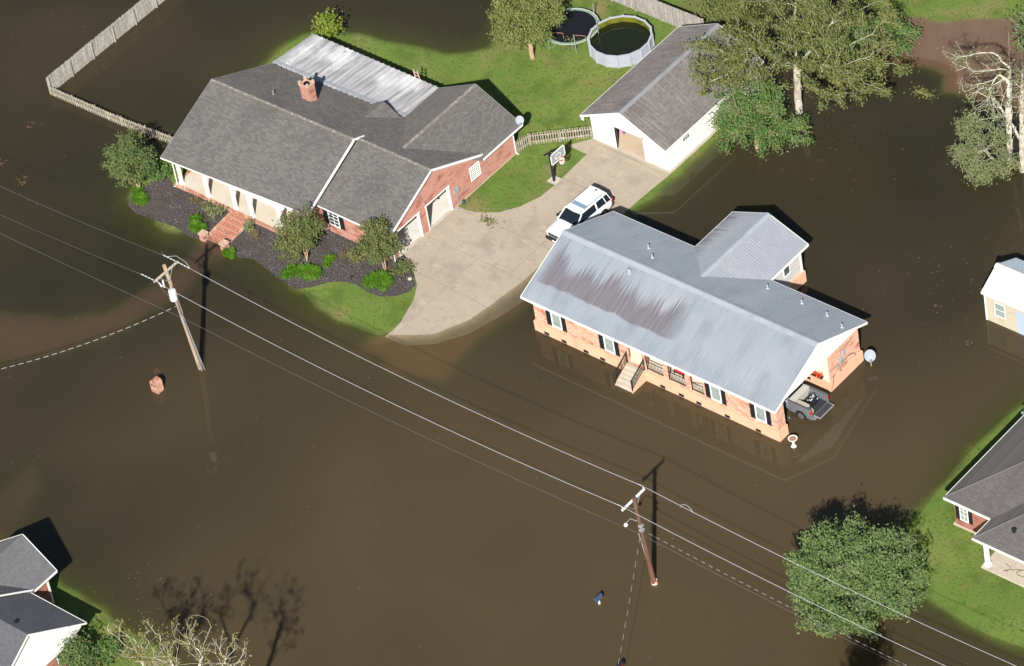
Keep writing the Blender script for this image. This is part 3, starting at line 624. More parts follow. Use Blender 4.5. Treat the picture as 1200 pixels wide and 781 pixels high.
    for k in range(n):
        zt = 1.0-.17*(k+.0); st.box(13.0, 14.4, -1.86-.29*(k+1), -1.86-.29*k, -.5, zt-.0)
    st.build('steps', 'slab', t)
    MB().box(12.95, 14.45, -4.15, -3.32, -.35, -.07).build('landing', 'slab', t)
    for s in (12.9, 14.41):
        sd = MB().prism([(s, -1.86, -.5), (s, -3.34, -.5), (s, -3.34, .17), (s, -1.86, 1.0)], (.09, 0, 0)); sd.build('stair_cheek', 'peach', t)
    for s in (12.94, 14.46):
        r = MB(); r.bar((s, -1.8, 1.95), (s, -3.3, 1.12), .05, .05); r.bar((s, -1.8, 1.12), (s, -3.3, .3), .03, .03)
        for k in range(12):
            f_ = k/11; y = -1.8-1.5*f_; r.box(s-.012, s+.012, y-.012, y+.012, 1.12-.82*f_, 1.95-.83*f_)
        for f_ in (0, 1): y = -1.8-1.5*f_; r.box(s-.03, s+.03, y-.03, y+.03, (.95, .1)[f_], (2.0, 1.2)[f_])
        r.build('stair_railing', 'iron', t)
    # roof vents
    for x, y in ((18.9, 7.0), (21.9, 7.0), (24.2, 6.85), (26.0, 6.2), (9.55, 5.5), (10.75, 4.5)):
        z = 5.46-.41*abs(y-3.02); MB().lathe([(.14, -.02), (.07, .08), (.05, .10), (.05, .26), (.07, .27), (.07, .32)], (x, y, z), 10).build('roof_vent', 'poolrim', t, smooth=False)
    z = 5.46-.41*.78; MB().lathe([(.24, -.05), (.24, .06), (.12, .16), (.12, .24), (.17, .25), (.12, .32), (.0, .34)], (10.5, 2.24, z), 14).build('roof_vent', 'galv', t)
    # meter boxes and pipes on the brick end wall
    mb = MB(); mb.box(S1, S1+.12, 5.35, 5.6, 1.5, 1.9); mb.tube([(S1+.05, 5.45, 1.9), (S1+.05, 5.45, 3.1)], .03); mb.tube([(S1+.05, 5.9, 1.3), (S1+.05, 5.9, 2.9)], .02); mb.box(S1, S1+.09, 5.75, 5.95, 2.1, 2.5); mb.box(S1, S1+.09, 4.95, 5.12, 1.3, 1.55)
    mb.build('meter_box', 'galv', t)
    mb = MB(); pts = [(S1+.15, 6.0+.9*math.cos(a), 1.15+.55*math.sin(a)*(1 if a < 3.2 else .4)) for a in [k*.35 for k in range(12)]]; mb.tube(pts, .016, 5); mb.tube([(S1+.15, 4.4, 1.2), (S1+.16, 4.2, .5), (S1+.17, 3.95, .2)], .016, 5)
    mb.build('cable', 'iron', t)
    # back stairs landing beside the wing, in the shade
    b = MB(); b.box(17.95, 19.2, 8.3, 9.4, .75, .88)
    for k in range(4): b.box(19.2+.27*k, 19.47+.27*k, 8.3, 9.4, .55-.2*k, .68-.2*k)
    b.build('back_steps', mat('tan_treated_deck', (.42, .24, .13), .8, .2), t)
    r = MB(); r.bar((19.2, 9.4, 1.75), (20.3, 9.4, .95), .05, .05); r.bar((17.95, 9.4, 1.75), (19.2, 9.4, 1.75), .05, .05)
    for k in range(9): x = 18+k*.15; r.box(x, x+.03, 9.38, 9.42, .88, 1.75)
    r.build('back_railing', 'iron', t)
    return t
raised_house()
p = thing('porch_cushion', 'red cushion on the porch chair behind the railing', 'cushion', (16.9, -.8, 1.35)); MB().box(-.35, .45, -.3, .3, 0, .16).build('cushion', 'red', p, local=True, bevel=.05)
c_ = MB(); c_.box(-.4, .5, -.32, .3, -.06, -.01)
for x in (-.36, .44):
    for y in (-.28, .26): c_.box(x-.02, x+.02, y-.02, y+.02, -.4, -.06)
c_.box(-.4, .5, .3, .34, -.06, .45)
pc = thing('porch_chair', 'black iron porch chair under the red cushion', 'chair', (16.9, -.8, 1.35)); c_.build('frame', 'iron', pc, local=True)
t = thing('flower_planter', 'orange flowers in a planter on the cream carport wall', 'planter', (25.3, 3.75, 1.25))
MB().box(-.5, .5, -.1, .12, -.05, .12).build('trough', 'black', t, local=True)
fl = MB(); random.seed(3)
for k in range(70):
    x, y, z = random.uniform(-.5, .5), random.uniform(-.2, .15), random.uniform(.1, .42); q = .055
    a, b = random.uniform(0, 6), random.uniform(-.8, .8)
    d1 = Vector((math.cos(a), math.sin(a), b)).normalized()*q; d2 = d1.cross(Vector((0, 0, 1))).normalized()*q
    P = Vector((x, y, z)); fl.add([P-d1, P-d2, P+d1, P+d2], [(0, 1, 2, 3)])
fl.build('blooms', 'orange', t, local=True)

# ------------------------------------------------------------------ brick ranch house, grey shingle roof
def ranch_house():
    t = thing('ranch_house', 'large red brick ranch house with grey shingle roof and white porch columns', 'house', (-18, 4, 0))
    WS = -8.9; F = .40
    # walls
    m = MB()
    wall(m, 's', -1.65, -1.45, -17.6, WS-.02, .3, 3.0, [(-15.05, -14.05, 1.15, 2.4)])
    # garage gable wall facing the driveway, with two door openings and the lattice window
    wall(m, 't', WS-.2, WS, -1.65, 12.1, .3, 2.72, [(-1.15, 1.5, .3, 2.5), (2.2, 4.85, .3, 2.5), (7.2, 8.2, 1.3, 2.4)])
    m.prism([(WS-.2, -1.65, 2.72), (WS-.2, 8.6, 2.72), (WS-.2, 8.5, 2.95), (WS-.2, 3.2, 5.28), (WS-.2, -1.65, 3.12)], (.2, 0, 0))
    wall(m, 's', 11.9, 12.1, -16.2, WS-.2, .3, 2.8); wall(m, 't', -16.2, -16.0, 8.4, 11.9, .3, 2.8)
    m.prism([(-16.0, 11.95, 2.8), (WS-.2, 11.95, 2.8), (-12.45, 11.95, 4.75)], (0, .12, 0))
    m.build('brick_wall', 'brick1', t); m = MB(); wall(m, 't', -28.7, -28.5, -1.5, 8.3, .3, 2.75); m.prism([(-28.7, -1.5, 2.75), (-28.7, 8.3, 2.75), (-28.7, 2.5, 5.4), ], (.2, 0, 0))
    m.build('end_wall', 'brick1', t)
    m = MB(); wall(m, 's', -1.65, -1.45, -28.7, -17.6, F, 2.9, [(-26.6, -25.4, 1.2, 2.5), (-22.6, -21.5, F, 2.55), (-20.4, -19.2, 1.2, 2.5)]); m.build('porch_wall', 'cream', t)
    for a in (-26.6, -20.4): window(t, 's', -1.65, -1, a, a+1.2, 1.2, 2.5)
    d = MB().box(-22.6, -21.5, -1.62, -1.5, F+.005, 2.55).build('front_door', 'white', t); MB().box(-21.72, -21.64, -1.68, -1.62, 1.35, 1.45).build('handle', 'chrome', d)
    # slab and footing
    MB().box(-28.85, WS+.05, -1.8, 12.2, -.3, .298).build('slab', 'slab', t)
    MB().box(-28.75, -17.6, -3.6, -1.66, .1, F).build('porch_floor', 'porch', t)
    e = MB(); e.box(-28.95, -17.5, -3.86, -3.6, .05, F-.01); e.box(-29.0, -28.76, -3.6, -1.66, .05, F-.012); e.build('porch_edge', 'paver', t)
    # garage interior
    g = MB(); g.box(-14.6, WS-.2, -1.45, 6.2, .299, .303); g.build('garage_floor', mat('garage_floor_paint', (.62, .61, .57), .6, .3, [(.8, (.50, .49, .45), .5, .8)]), t)
    g = MB(); g.box(-14.7, -14.6, -1.45, 6.3, .3, 2.7); g.box(-14.6, WS-.2, 6.2, 6.3, .3, 2.7); g.box(-14.7, WS-.2, -1.45, 6.3, 2.66, 2.7); g.build('garage_lining', 'white', t)
    for a, b in ((-1.15, 1.5), (2.2, 4.85)):
        fr_ = MB(); x0, x1 = WS-.22, WS+.03
        fr_.box(x0, x1, a-.0, a+.09, .3, 2.5); fr_.box(x0, x1, b-.09, b, .3, 2.5); fr_.box(x0, x1, a-.06, b+.06, 2.5, 2.60); fr_.build('garage_door_frame', 'white', t)
        dd = MB(); 
        for k in range(4): dd.box(WS-.75-k*.62, WS-.18-k*.62, a+.1, b-.1, 2.54, 2.58)
        dd.build('garage_door', 'white', t)
    # lattice window
    window(t, 't', WS, 1, 7.2, 8.2, 1.3, 2.4, 'paleglass', cols=5, rows=6, fr=.06)
    w_ = window(t, 's', -1.65, -1, -15.0, -14.1, 1.15, 2.4, cols=2, rows=4); shutter(t, 's', -1.65, -1, -15.55, -15.12, 1.1, 2.45); shutter(t, 's', -1.65, -1, -13.98, -13.55, 1.1, 2.45)
    # columns
    for s in (-28.42, -25.7, -22.93, -21.24, -18.3):
        c = MB(); c.box(s-.11, s+.11, -3.6, -3.38, F, 2.75); c.box(s-.15, s+.15, -3.64, -3.34, F, F+.14); c.box(s-.15, s+.15, -3.64, -3.34, 2.6, 2.74); c.build('column', 'white', t)
    MB().box(-28.6, -17.7, -3.62, -3.36, 2.62, 2.80).build('porch_beam', 'white', t)
    # roof: left (porch) section a little higher than the garage section
    L0, L1 = -29.5, -15.55
    lo = MB()
    R_ = lambda s, tf, tr, tb: [(s, tf, 2.9), (s, tr, 5.75), (s, tb, 2.87), (s, tb, 2.71), (s, tr, 5.57), (s, tf, 2.74)]
    lo.loft([R_(L0, -4.0, 2.45, 8.56), R_(L1, -3.15, 2.72, 9.0)]); lo.build('roof_slope', 'sh1s', t)
    ro = MB(); R2 = lambda s: [(s, -2.08, 3.02), (s, 3.2, 5.5), (s, 9.1, 2.86), (s, 9.1, 2.7), (s, 3.2, 5.32), (s, -2.08, 2.86)]
    r3 = lambda s: [(s, -2.08, 3.02), (s, 3.2, 5.5), (s, 8.5, 3.06), (s, 8.5, 2.9), (s, 3.2, 5.32), (s, -2.08, 2.86)]
    ro.loft([R2(-15.56), R2(-12.4), r3(-8.6)]); ro.build('garage_roof_slope', 'sh1s', t)
    wo = MB(); wo.loft([[(-16.5, 8.3, 2.9), (-12.45, 4.1, 5.0), (-8.35, 8.1, 2.9), (-8.35, 8.1, 2.74), (-12.45, 4.1, 4.8), (-16.5, 8.3, 2.74)], gable_ring('t', 12.7, -16.5, 2.9, -12.45, 5.0, -8.35, 2.9, .16)]); wo.build('wing_roof', 'sh1t', t)
    do = MB(); gable_roof(do, 't', 5.4, 8.5, -19.8, 2.93, -18.05, 4.05, -16.15, 2.93, .12); do.build('cross_gable_roof', 'sh1t', t)
    MB().prism([(-19.5, 8.32, 2.75), (-16.4, 8.32, 2.75), (-18.05, 8.32, 3.85)], (0, .1, 0)).build('cross_gable_wall', 'white', t)
    tr = MB()
    tr.bar((L0, -4.03, 2.83), (L1, -3.18, 2.83), .05, .10)
    tr.bar((L1+.03, -3.2, 2.86), (L1+.03, 2.72, 5.70), .08, .20); tr.bar((L1+.03, 2.70, 5.70), (L1+.03, 3.7, 5.29), .08, .18)
    tr.build('fascia', 'trim', t)
    tr = MB(); tr.bar((-15.5, -2.11, 2.95), (-8.57, -2.11, 2.95), .05, .11); tr.bar((-8.57, -2.1, 2.95), (-8.57, 3.2, 5.43), .05, .19); tr.bar((-8.57, 3.2, 5.43), (-8.57, 8.45, 3.0), .05, .19)
    tr.bar((-8.31, 8.2, 2.82), (-8.31, 12.73, 2.82), .05, .17); 
    tr.build('gutter', 'trim', t)
    de = MB(); de.bar((L0-.02, -4.0, 2.83), (L0-.02, 2.45, 5.66), .03, .14); de.bar((L0-.02, 2.45, 5.66), (L0-.02, 8.56, 2.80), .03, .14); de.build('rake_edge', 'galv', t); de = MB(); de.bar((-8.35, 12.72, 2.82), (-12.45, 12.72, 4.92), .03, .14); de.bar((-12.45, 12.72, 4.92), (-16.5, 12.72, 2.82), .03, .14); de.build('rake_edge', 'galv', t)
    # shingle ridge caps
    for (p, q) in (((L0, 2.45, 5.77), (L1, 2.72, 5.77)), ((-15.5, 3.2, 5.52), (-8.62, 3.2, 5.52)), ((-12.45, 4.45, 5.02), (-12.45, 12.7, 5.02))):
        p, q = Vector(p), Vector(q); n = int((q-p).length/.3); rc = MB(); d = (q-p)/n
        for k in range(n):
            a = p+d*k; b = a+d*.93; s = Vector((0, .15, 0)) if abs(d.x) > abs(d.y) else Vector((.15, 0, 0)); dz = Vector((0, 0, -.065)); u = Vector((0, 0, .012))
            rc.loft([[a-s+dz, a+u, a+s+dz], [b-s+dz, b+u*2, b+s+dz]], cap=False, closed=False)
        rc.build('ridge_shingles', mat('ridge_cap_shingles', (.20, .185, .17), .9, .1, [(3.3, (.30, .28, .26), .5, .6)]), t)
    # rear patio roof in ribbed white metal
    pr_ = MB(); ribbed(pr_, 's', -29.5, -16.55, 13.1, 2.5, 8.55, 2.92, .50, .075); pr_.build('patio_roof', 'patio', t)
    pb = MB(); pb.box(-29.5, -16.6, 13.0, 13.1, 2.36, 2.49); pb.bar((-29.5, 8.6, 2.84), (-29.5, 13.1, 2.42), .05, .1)
    for s in (-29.4, -26.2, -23.1, -20, -16.8): pb.box(s-.05, s+.05, 12.95, 13.05, .2, 2.4)
    pb.build('patio_frame', 'trim', t)
    MB().bar((-29.5, 8.72, 2.965), (-16.5, 9.05, 2.93), .28, .03).build('patio_flashing', 'galv', t)
    # chimney
    ch = MB(); cx, cy = -22.75, 5.6; ch.box(cx-.42, cx+.42, cy-.36, cy+.36, 3.2, 5.75); chm = ch.build('chimney', 'brick1', t)
    cr = MB(); cr.box(cx-.46, cx+.46, cy-.40, cy-.24, 5.75, 5.86); cr.box(cx-.46, cx+.46, cy+.24, cy+.40, 5.75, 5.86); cr.box(cx-.46, cx-.30, cy-.24, cy+.24, 5.75, 5.86); cr.box(cx+.30, cx+.46, cy-.24, cy+.24, 5.75, 5.86); cr.build('crown', 'brick1', chm)
    tile = mat('chimney_tile', (.56, .44, .32), .8, .2, [(9, (.40, .27, .2), .5, .65)])
    for x, y in ((-.38, -.31), (.38, -.31), (-.38, .31), (.38, .31)): MB().box(cx+x-.09, cx+x+.09, cy+y-.09, cy+y+.09, 5.86, 6.14).build('chimney_post', tile, chm)
    MB().lathe([(.21, 5.76), (.21, 5.92), (.17, 5.92), (.17, 5.78), (0, 5.78)], (cx, cy, 0), 14).build('flue', 'dark', chm)
    # downspouts
    ds = MB(); ds.tube([(-8.6, 12.3, 2.8), (-8.82, 12.05, 2.55), (-8.82, 12.05, .35), (-8.6, 12.1, .3)], .05, 6); ds.build('downspout', 'trim', t)
    ds = MB(); ds.tube([(-28.8, -3.8, 2.8), (-28.65, -3.75, 2.5), (-28.65, -3.75, .3), (-28.9, -3.95, .22)], .045, 6); ds.build('downspout', 'trim', t)
    ds = MB(); ds.tube([(-8.75, -2.0, 2.9), (-8.82, -1.75, 2.5), (-8.82, -1.75, .3), (-8.7, -2.0, .25)], .05, 6); ds.build('downspout', 'trim', t)
    # electric meter and conduit beside garage door
    mt = MB(); mt.tube([(WS+.05, 5.45, .35), (WS+.05, 5.45, 1.55)], .035); mt.box(WS, WS+.14, 5.2, 5.7, 1.55, 1.9); mt.build('meter_box', 'galv', t)
    MB().lathe([(.10, 0), (.12, .2), (.08, .34), (0, .36)], (WS+.3, 5.72, .3), 10).build('water_filter', 'blueplastic', t)
    for x, y, z in ((-13.0+1.6, 10.2, 0), (-24.8, 4.0, 0)):
        zz = (5.0-.51*1.6) if x > -20 else 5.86-.46*abs(y-2.5)-.02
        MB().lathe([(.09, -.02), (.05, .02), (.05, .28), (.06, .29), (.06, .32)], (x+(.0), y, zz), 8).build('roof_vent', 'galv', t)
    # flood-lamp on the wall
    MB().box(WS, WS+.2, 2.0, 2.1, 3.0, 3.08).build('wall_lamp', 'galv', t)
    return t
ranch_house()
# things seen in the garage
p = thing('garden_tool', 'red handled tool leaning on the left side inside the garage', 'tool', (-9.6, 2.6, .31)); MB().bar((0, 0, 0), (-.2, .5, 1.2), .05, .05).build('handle', 'red', p, local=True)
p = thing('shelf_board', 'pink board on the far side of the open garage', 'board', (-9.8, 4.2, 1.2)); MB().box(-1.3, 0, 0, .12, 0, .05).build('board', mat('pinkish_board', (.6, .32, .25), .7, .2), p, local=True)

# brick front steps with two piers
t = thing('front_steps', 'red brick front steps leading from the porch down into the floodwater', 'steps', (-22, -5.2, 0))
s_ = MB(); tr_ = MB(); n = 6
for k in range(n):
    y1 = -3.87-k*.50; y0 = y1-.50; zt = .38-k*.075
    s_.box(-22.95, -21.2, y0, y1, -.4, zt); tr_.box(-22.95, -21.2, y0-.02, y0+.03, zt+.002, zt+.022)
s_.build('treads', 'pavertop', t); tr_.build('nosing', mat('step_nosing', (.52, .33, .25), .8, .2), t)
for x in (-23.12, -21.2):
    w_ = MB(); w_.prism([(x, -3.87, -.3), (x, -6.75, -.3), (x, -6.75, .12), (x, -3.87, .43)], (.2, 0, 0)); w_.build('curb', 'paver', t)
for x, y in ((-23.07, -6.95), (-20.98, -6.95)):
    q = MB().box(x-.24, x+.24, y-.24, y+.24, -.4, .55).build('pier', 'paver', t); MB().box(x-.29, x+.29, y-.29, y+.29, .55, .63).build('pier_cap', mat('pier_cap_stone', (.62, .44, .34), .8, .2, [(9, (.4, .22, .16), .5, .6)]), q)

# ------------------------------------------------------------------ detached white garage
def white_garage():
    t = thing('detached_garage', 'white detached garage with dark shingle roof at the end of the driveway', 'garage', (-1.2, 21.5, 0))
    a, b, f, k = -4.92, 2.3, 16.35, 26.9
    m = MB(); wall(m, 's', f, f+.15, a, b-.0, .2, 2.75, [(-2.66, .02, .2, 2.42)])
    m.prism([(a, f, 2.75), (b, f, 2.75), (b, f, 2.98), (-1.2, f, 4.66), (a, f, 2.92)], (0, .15, 0))
    wall(m, 't', b-.15, b, f+.15, k, .2, 2.9, [(18.15, 18.85, 1.75, 2.35)]); wall(m, 't', a, a+.15, f+.15, k, .2, 2.9); wall(m, 's', k, k+.15, a, b, .2, 2.9)
    m.prism([(a, k, 2.9), (b, k, 2.9), (-1.2, k, 4.66)], (0, .15, 0)); m.build('wall', 'white', t)
    MB().box(a-.03, b+.03, f-.08, k+.2, -.4, .312).build('slab', 'slab', t)
    MB().box(a+.16, b-.16, f+.16, k-.01, .313, .33).build('floor', mat('garage_floor_tan', (.55, .44, .32), .8, .2, [(.8, (.45, .36, .26), .5, .8)]), t)
    gable_roof(MB(), 't', 15.62, 27.3, -5.15, 3.0, -1.19, 4.92, 2.82, 3.0, .14).build('roof', 'sh5t', t)
    gable_trim(MB(), 't', 15.62, 27.3, -5.15, 2.98, -1.19, 4.9, 2.82, 2.98, .16).build('fascia', 'white', t)
    gable_roof(MB(), 't', 15.58, 27.34, -1.40, 4.835, -1.19, 4.95, -.98, 4.835, .02).build('ridge_cap', mat('grey_ridge_cap', (.26, .27, .29), .6, .3, [(1, (.20, .20, .21), .5, .8)]), t)
    fr_ = MB(); fr_.box(-2.74, -2.66, f-.03, f+.16, .2, 2.5); fr_.box(.02, .10, f-.03, f+.16, .2, 2.5); fr_.box(-2.74, .10, f-.03, f+.16, 2.42, 2.5); fr_.build('door_frame', 'white', t)
    window(t, 't', b, 1, 18.15, 18.85, 1.75, 2.35, cols=3, rows=2, fr=.04)
    MB().box(-5.15, -4.9, 15.62, 15.66, 2.55, 2.84).build('eave_return', 'white', t)
white_garage()
t = thing('garage_toy', 'yellow plastic ride-on toy inside the white garage', 'toy', (-.25, 17.2, .33))
MB().box(-.3, .3, -.2, .2, .12, .3).build('body', 'yellow', t, local=True, bevel=.05); MB().box(-.3, -.2, -.16, .16, .3, .5).build('backrest', 'orange', t, local=True, bevel=.02)
for x in (-.2, .2):
    for y in (-.22, .18): MB().loft([[(x+.12*math.cos(k*.7854), y+d, .12+.12*math.sin(k*.7854)) for k in range(8)] for d in (0, .05)]).build('wheel', 'rubber', t, local=True)
t = thing('wall_cloth', 'pink and blue cloths hanging inside the white garage doorway', 'cloth', (-2.3, 16.75, 1.5)); MB().box(-.2, 0, 0, .04, 0, .7).build('pink_cloth', mat('pink_cloth', (.7, .25, .4), .9, .1), t, local=True); MB().box(.05, .2, 0, .04, .1, .7).build('blue_cloth', mat('blue_cloth', (.12, .12, .4), .9, .1), t, local=True)

# ------------------------------------------------------------------ partly seen neighbours
def neighbour_left():
    t = thing('slate_roof_house', 'slate grey roofed house with a bright white gable end at the lawn edge', 'house', (-8, -47, 0))
    # main body: ridge along the street; lower garage section projecting to the right
    m = MB(); gable_roof(m, 's', -22, -6.2, -41.95, 3.05, -47, 6.45, -52, 3.05); m.build('roof', 'sh3s', t)
    m = MB(); gable_roof(m, 's', -6.4, -.92, -42.25, 3.0, -47, 6.1, -51.75, 3.0); m.build('garage_roof', 'sh3s', t)
    m = MB(); gable_roof(m, 't', -46.5, -39.75, -11.4, 3.0, -8.75, 5.05, -6.1, 3.0); m.build('wing_roof', 'sh3t', t)
    tr = MB(); gable_trim(tr, 's', -6.4, -.92, -42.25, 3.0, -47, 6.1, -51.75, 3.0, .12, ends=(0, 1)); gable_trim(tr, 's', -22, -6.2, -41.95, 3.05, -47, 6.45, -52, 3.05, .12, ends=(0, 1), eaves=(0, 1))
    gable_trim(tr, 't', -41.9, -39.75, -11.4, 3.0, -8.75, 5.05, -6.1, 3.0, .16, ends=(0, 1)); tr.build('fascia', 'white', t)
    m = MB(); wall(m, 't', -1.5, -1.3, -51.3, -42.9, .2, 2.9, [(-45, -44.2, 1.1, 2.2)]); wall(m, 's', -43.1, -42.9, -6.4, -1.5, .2, 2.9); wall(m, 't', -6.8, -6.6, -42.7, -40.4, .2, 2.9); wall(m, 's', -40.6, -40.4, -11, -6.8, .2, 2.9)
    m.prism([(-6.8, -40.5, 2.9), (-10.9, -40.5, 2.9), (-8.75, -40.5, 4.6)], (0, .1, 0)); wall(m, 's', -42.9, -42.7, -22, -11, .2, 2.9)
    m.build('brick_wall', 'brick4', t)
    m = MB(); m.prism([(-1.4, -51.5, 2.2), (-1.4, -43.6, 2.2), (-1.4, -42.5, 2.75), (-1.4, -42.5, 2.95), (-1.4, -47, 5.9), (-1.4, -51.5, 2.95)], (.22, 0, 0)); m.build('gable_panel', 'white', t)
    window(t, 't', -1.3, 1, -45, -44.2, 1.1, 2.1)
    MB().box(-6.72, -6.56, -40.45, -40.29, .1, 2.9).build('corner_post', 'white', t)
    MB().tube([(-1.2, -42.7, 1.6), (-.6, -42.45, 1.6)], .05, 6).build('wall_pipe', 'red', t)
    ca = MB(); gable_roof(ca, 's', -22, -1.0, -47.2, 6.0, -47, 6.13, -46.8, 6.0, .03)
    MB().box(-2.9, -2.6, -46.5, -46.3, 5.6, 5.78).build('roof_vent', 'black', t)
neighbour_left()
def neighbour_right():
    t = thing('hip_roof_house', 'dark hip roofed house with red brick walls on the green lawn', 'house', (48, 2, 0))
    k = .52
    m = MB(); S0, S1, T0, T1 = 40.9, 62, -2.62, 12.2; z = 3.0; hz = (T1-T0)/2; zr = z+hz*k; rm = (T0+T1)/2
    def hip(m, S0, S1, T0, T1, z, k, axis='s', th=.16):
        if axis == 's': h = (T1-T0)/2; r0, r1 = (S0+h, (T0+T1)/2, z+h*k), (S1-h, (T0+T1)/2, z+h*k)
        else: h = (S1-S0)/2; r0, r1 = ((S0+S1)/2, T0+h, z+h*k), ((S0+S1)/2, T1, z+h*k)
        v = [(S0, T0, z), (S1, T0, z), (S1, T1, z), (S0, T1, z), r0, r1]
        f = [(0, 1, 5, 4), (1, 2, 5), (2, 3, 4, 5), (3, 0, 4)] if axis == 's' else [(0, 1, 4), (1, 2, 5, 4), (2, 3, 5), (3, 0, 4, 5)]
        m.add(v, f); m.box(S0+.02, S1-.02, T0+.02, T1-.02, z-th, z-.001); return r0
    hip(m, S0, S1, T0, T1, z, k); m.build('roof', 'sh4s', t)
    m = MB(); hip(m, 44.72, 54, -4.7, 3.2, 3.0, .55, 't'); m.build('porch_roof', 'sh4s', t)
    tr = MB(); tr.bar((S0-.05, T0-.03, 2.9), (44.8, T0-.03, 2.9), .06, .18); tr.bar((S0-.03, T0-.05, 2.9), (S0-.03, T1, 2.9), .06, .18)
    tr.bar((44.67, -4.73, 2.9), (54, -4.73, 2.9), .06, .18); tr.bar((44.69, -4.75, 2.9), (44.69, T0, 2.9), .06, .18); tr.build('fascia', 'white', t)
    hc = MB(); hc.tube([(S0, T0, 3.0), (S0+hz, rm, zr)], .07, 5); hc.tube([(44.72, -4.7, 3.0), (49.36, -.06, 5.55)], .07, 5); hc.tube([(S0+hz, rm, zr), (S1-hz, rm, zr)], .07, 5); hc.build('hip_cap', mat('hip_cap_shingles', (.15, .145, .145), .9, .1), t)
    m = MB(); wall(m, 's', -2.1, -1.9, 41.25, 60, .3, 2.84, [(41.72, 42.32, .95, 2.3), (47.0, 48.0, .4, 2.4)]); wall(m, 't', 41.25, 41.45, -1.9, 11.6, .3, 2.84); m.build('brick_wall', 'brick4', t)
    MB().box(41.1, 60, -2.22, 11.7, -.2, .298).build('slab', 'slab', t)
    window(t, 's', -2.1, -1, 41.75, 42.3, .98, 2.28, 'paleglass', cols=2, rows=3); shutter(t, 's', -2.1, -1, 41.36, 41.64, .92, 2.34); shutter(t, 's', -2.1, -1, 42.41, 42.70, .92, 2.34)
    MB().box(45.05, 56, -4.55, -2.23, -.1, .40).build('porch_floor', 'slab', t)
    c = MB(); c.box(45.25, 45.5, -4.35, -4.1, .4, 2.8); c.box(45.18, 45.57, -4.42, -4.03, .4, .62); c.build('column', 'white', t)
    MB().box(44.9, 56, -4.4, -4.05, 2.62, 2.8).build('porch_beam', 'white', t)
    d = MB().box(47.0, 48.0, -2.06, -2.0, .42, 2.4).build('front_door', 'white', t); MB().box(47.85, 47.92, -2.12, -2.06, 1.3, 1.4).build('handle', 'chrome', d)
    MB().lathe([(.14, -.1), (.14, .18), (.2, .2), (.0, .28)], (47.15, -3.35, 3.75), 8).build('roof_vent', 'black', t)
neighbour_right()
hp = MB(); random.seed(8)
hp.tube([(46.3+k*.12+.35*math.sin(k*.9), -3.9+.35*math.cos(k*.7)+.02*k, .43) for k in range(20)], .025, 5)
h_ = hp.build('garden_hose', 'hose'); tag(h_, 'tan garden hose lying in loops on the porch slab', 'hose')
def shed():
    t = thing('storage_shed', 'cream storage shed with white metal roof standing in floodwater', 'shed', (34, 17.3, 0))
    a, b, f, k = 31.15, 38.5, 15.5, 19.25
    m = MB(); wall(m, 's', f, f+.1, a, b, -.6, 2.5, [(32.0, 32.8, .85, 2.0), (33.8, 34.75, -.6, 2.05)]); wall(m, 't', a, a+.1, f+.1, k, -.6, 2.5); wall(m, 's', k, k+.1, a, b, -.6, 2.5); wall(m, 't', b-.1, b, f+.1, k, -.6, 2.5)
    m.prism([(a, f, 2.5), (a, k, 2.5), (a, 17.35, 3.6)], (.1, 0, 0))
    q = a+.12
    while q < b:
        if not (31.9 < q < 32.9 or 33.7 < q < 34.85): m.box(q, q+.04, f-.015, f-.001, -.6, 2.48)
        q += .3
    m.build('wall', 'shedwall', t)
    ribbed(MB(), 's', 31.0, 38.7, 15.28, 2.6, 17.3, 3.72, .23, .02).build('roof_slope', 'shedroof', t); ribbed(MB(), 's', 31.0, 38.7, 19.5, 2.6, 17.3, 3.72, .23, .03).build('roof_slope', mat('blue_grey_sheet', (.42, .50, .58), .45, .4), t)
    gable_roof(MB(), 's', 31.02, 38.6, 15.3, 2.57, 17.3, 3.69, 19.48, 2.57, .08).build('roof_deck', 'white', t)
    gable_roof(MB(), 's', 30.98, 38.7, 17.05, 3.66, 17.3, 3.78, 17.55, 3.66, .02).build('ridge_cap', 'white', t)
    MB().box(a-.03, a+.08, f-.04, f+.06, -.6, 2.5).build('corner_board', 'white', t)
    window(t, 's', f, -1, 32.0, 32.8, .85, 2.0, 'paleglass', cols=1, rows=2, fr=.05)
    MB().box(33.8, 34.75, f-.02, f+.06, -.6, 2.05).build('door', 'doorblue', t)
shed()

# ------------------------------------------------------------------ fences
random.seed(21)
def board_fence(axis, f, a0, a1, zb, zt, side, label, group=None):
    t = thing('privacy_fence', label, 'fence', ((a0+a1)/2, f, 0) if axis == 's' else (f, (a0+a1)/2, 0), 0, group)
    m = MB(); a = a0
    while a < a1:
        h = random.uniform(-.03, .05); o = random.uniform(-.008, .008); w_ = .14
        lo = zb+ (random.uniform(0, .12))
        if axis == 's': m.box(a, a+w_, f+o, f+o+.02, lo, zt+h)
        else: m.box(f+o, f+o+.02, a, a+w_, lo, zt+h)
        a += .15
    m.build('board_panel', 'oldwood', t)
    r = MB()
    for z in (zt-.22, (zt+.2)/2, .32):
        y = f+.03*side if side > 0 else f-.06
        if axis == 's': r.box(a0, a1, min(f+.025*side, f+.065*side), max(f+.025*side, f+.065*side), z, z+.09)
        else: r.box(min(f+.025*side, f+.065*side), max(f+.025*side, f+.065*side), a0, a1, z, z+.09)
    r.build('rail', 'oldwood', t)
    a = a0+.05
    while a < a1:
        p = MB(); q = f+.12*side
        (p.box(a, a+.09, q-.045, q+.045, zb, zt-.05) if axis == 's' else p.box(q-.045, q+.045, a, a+.09, zb, zt-.05)); p.build('post', 'oldwood', t); a += 2.4
    return t
board_fence('t', -45.0, -.7, 24, -.5, 1.62, 1, 'tall weathered grey board fence standing in dark floodwater at the far left')
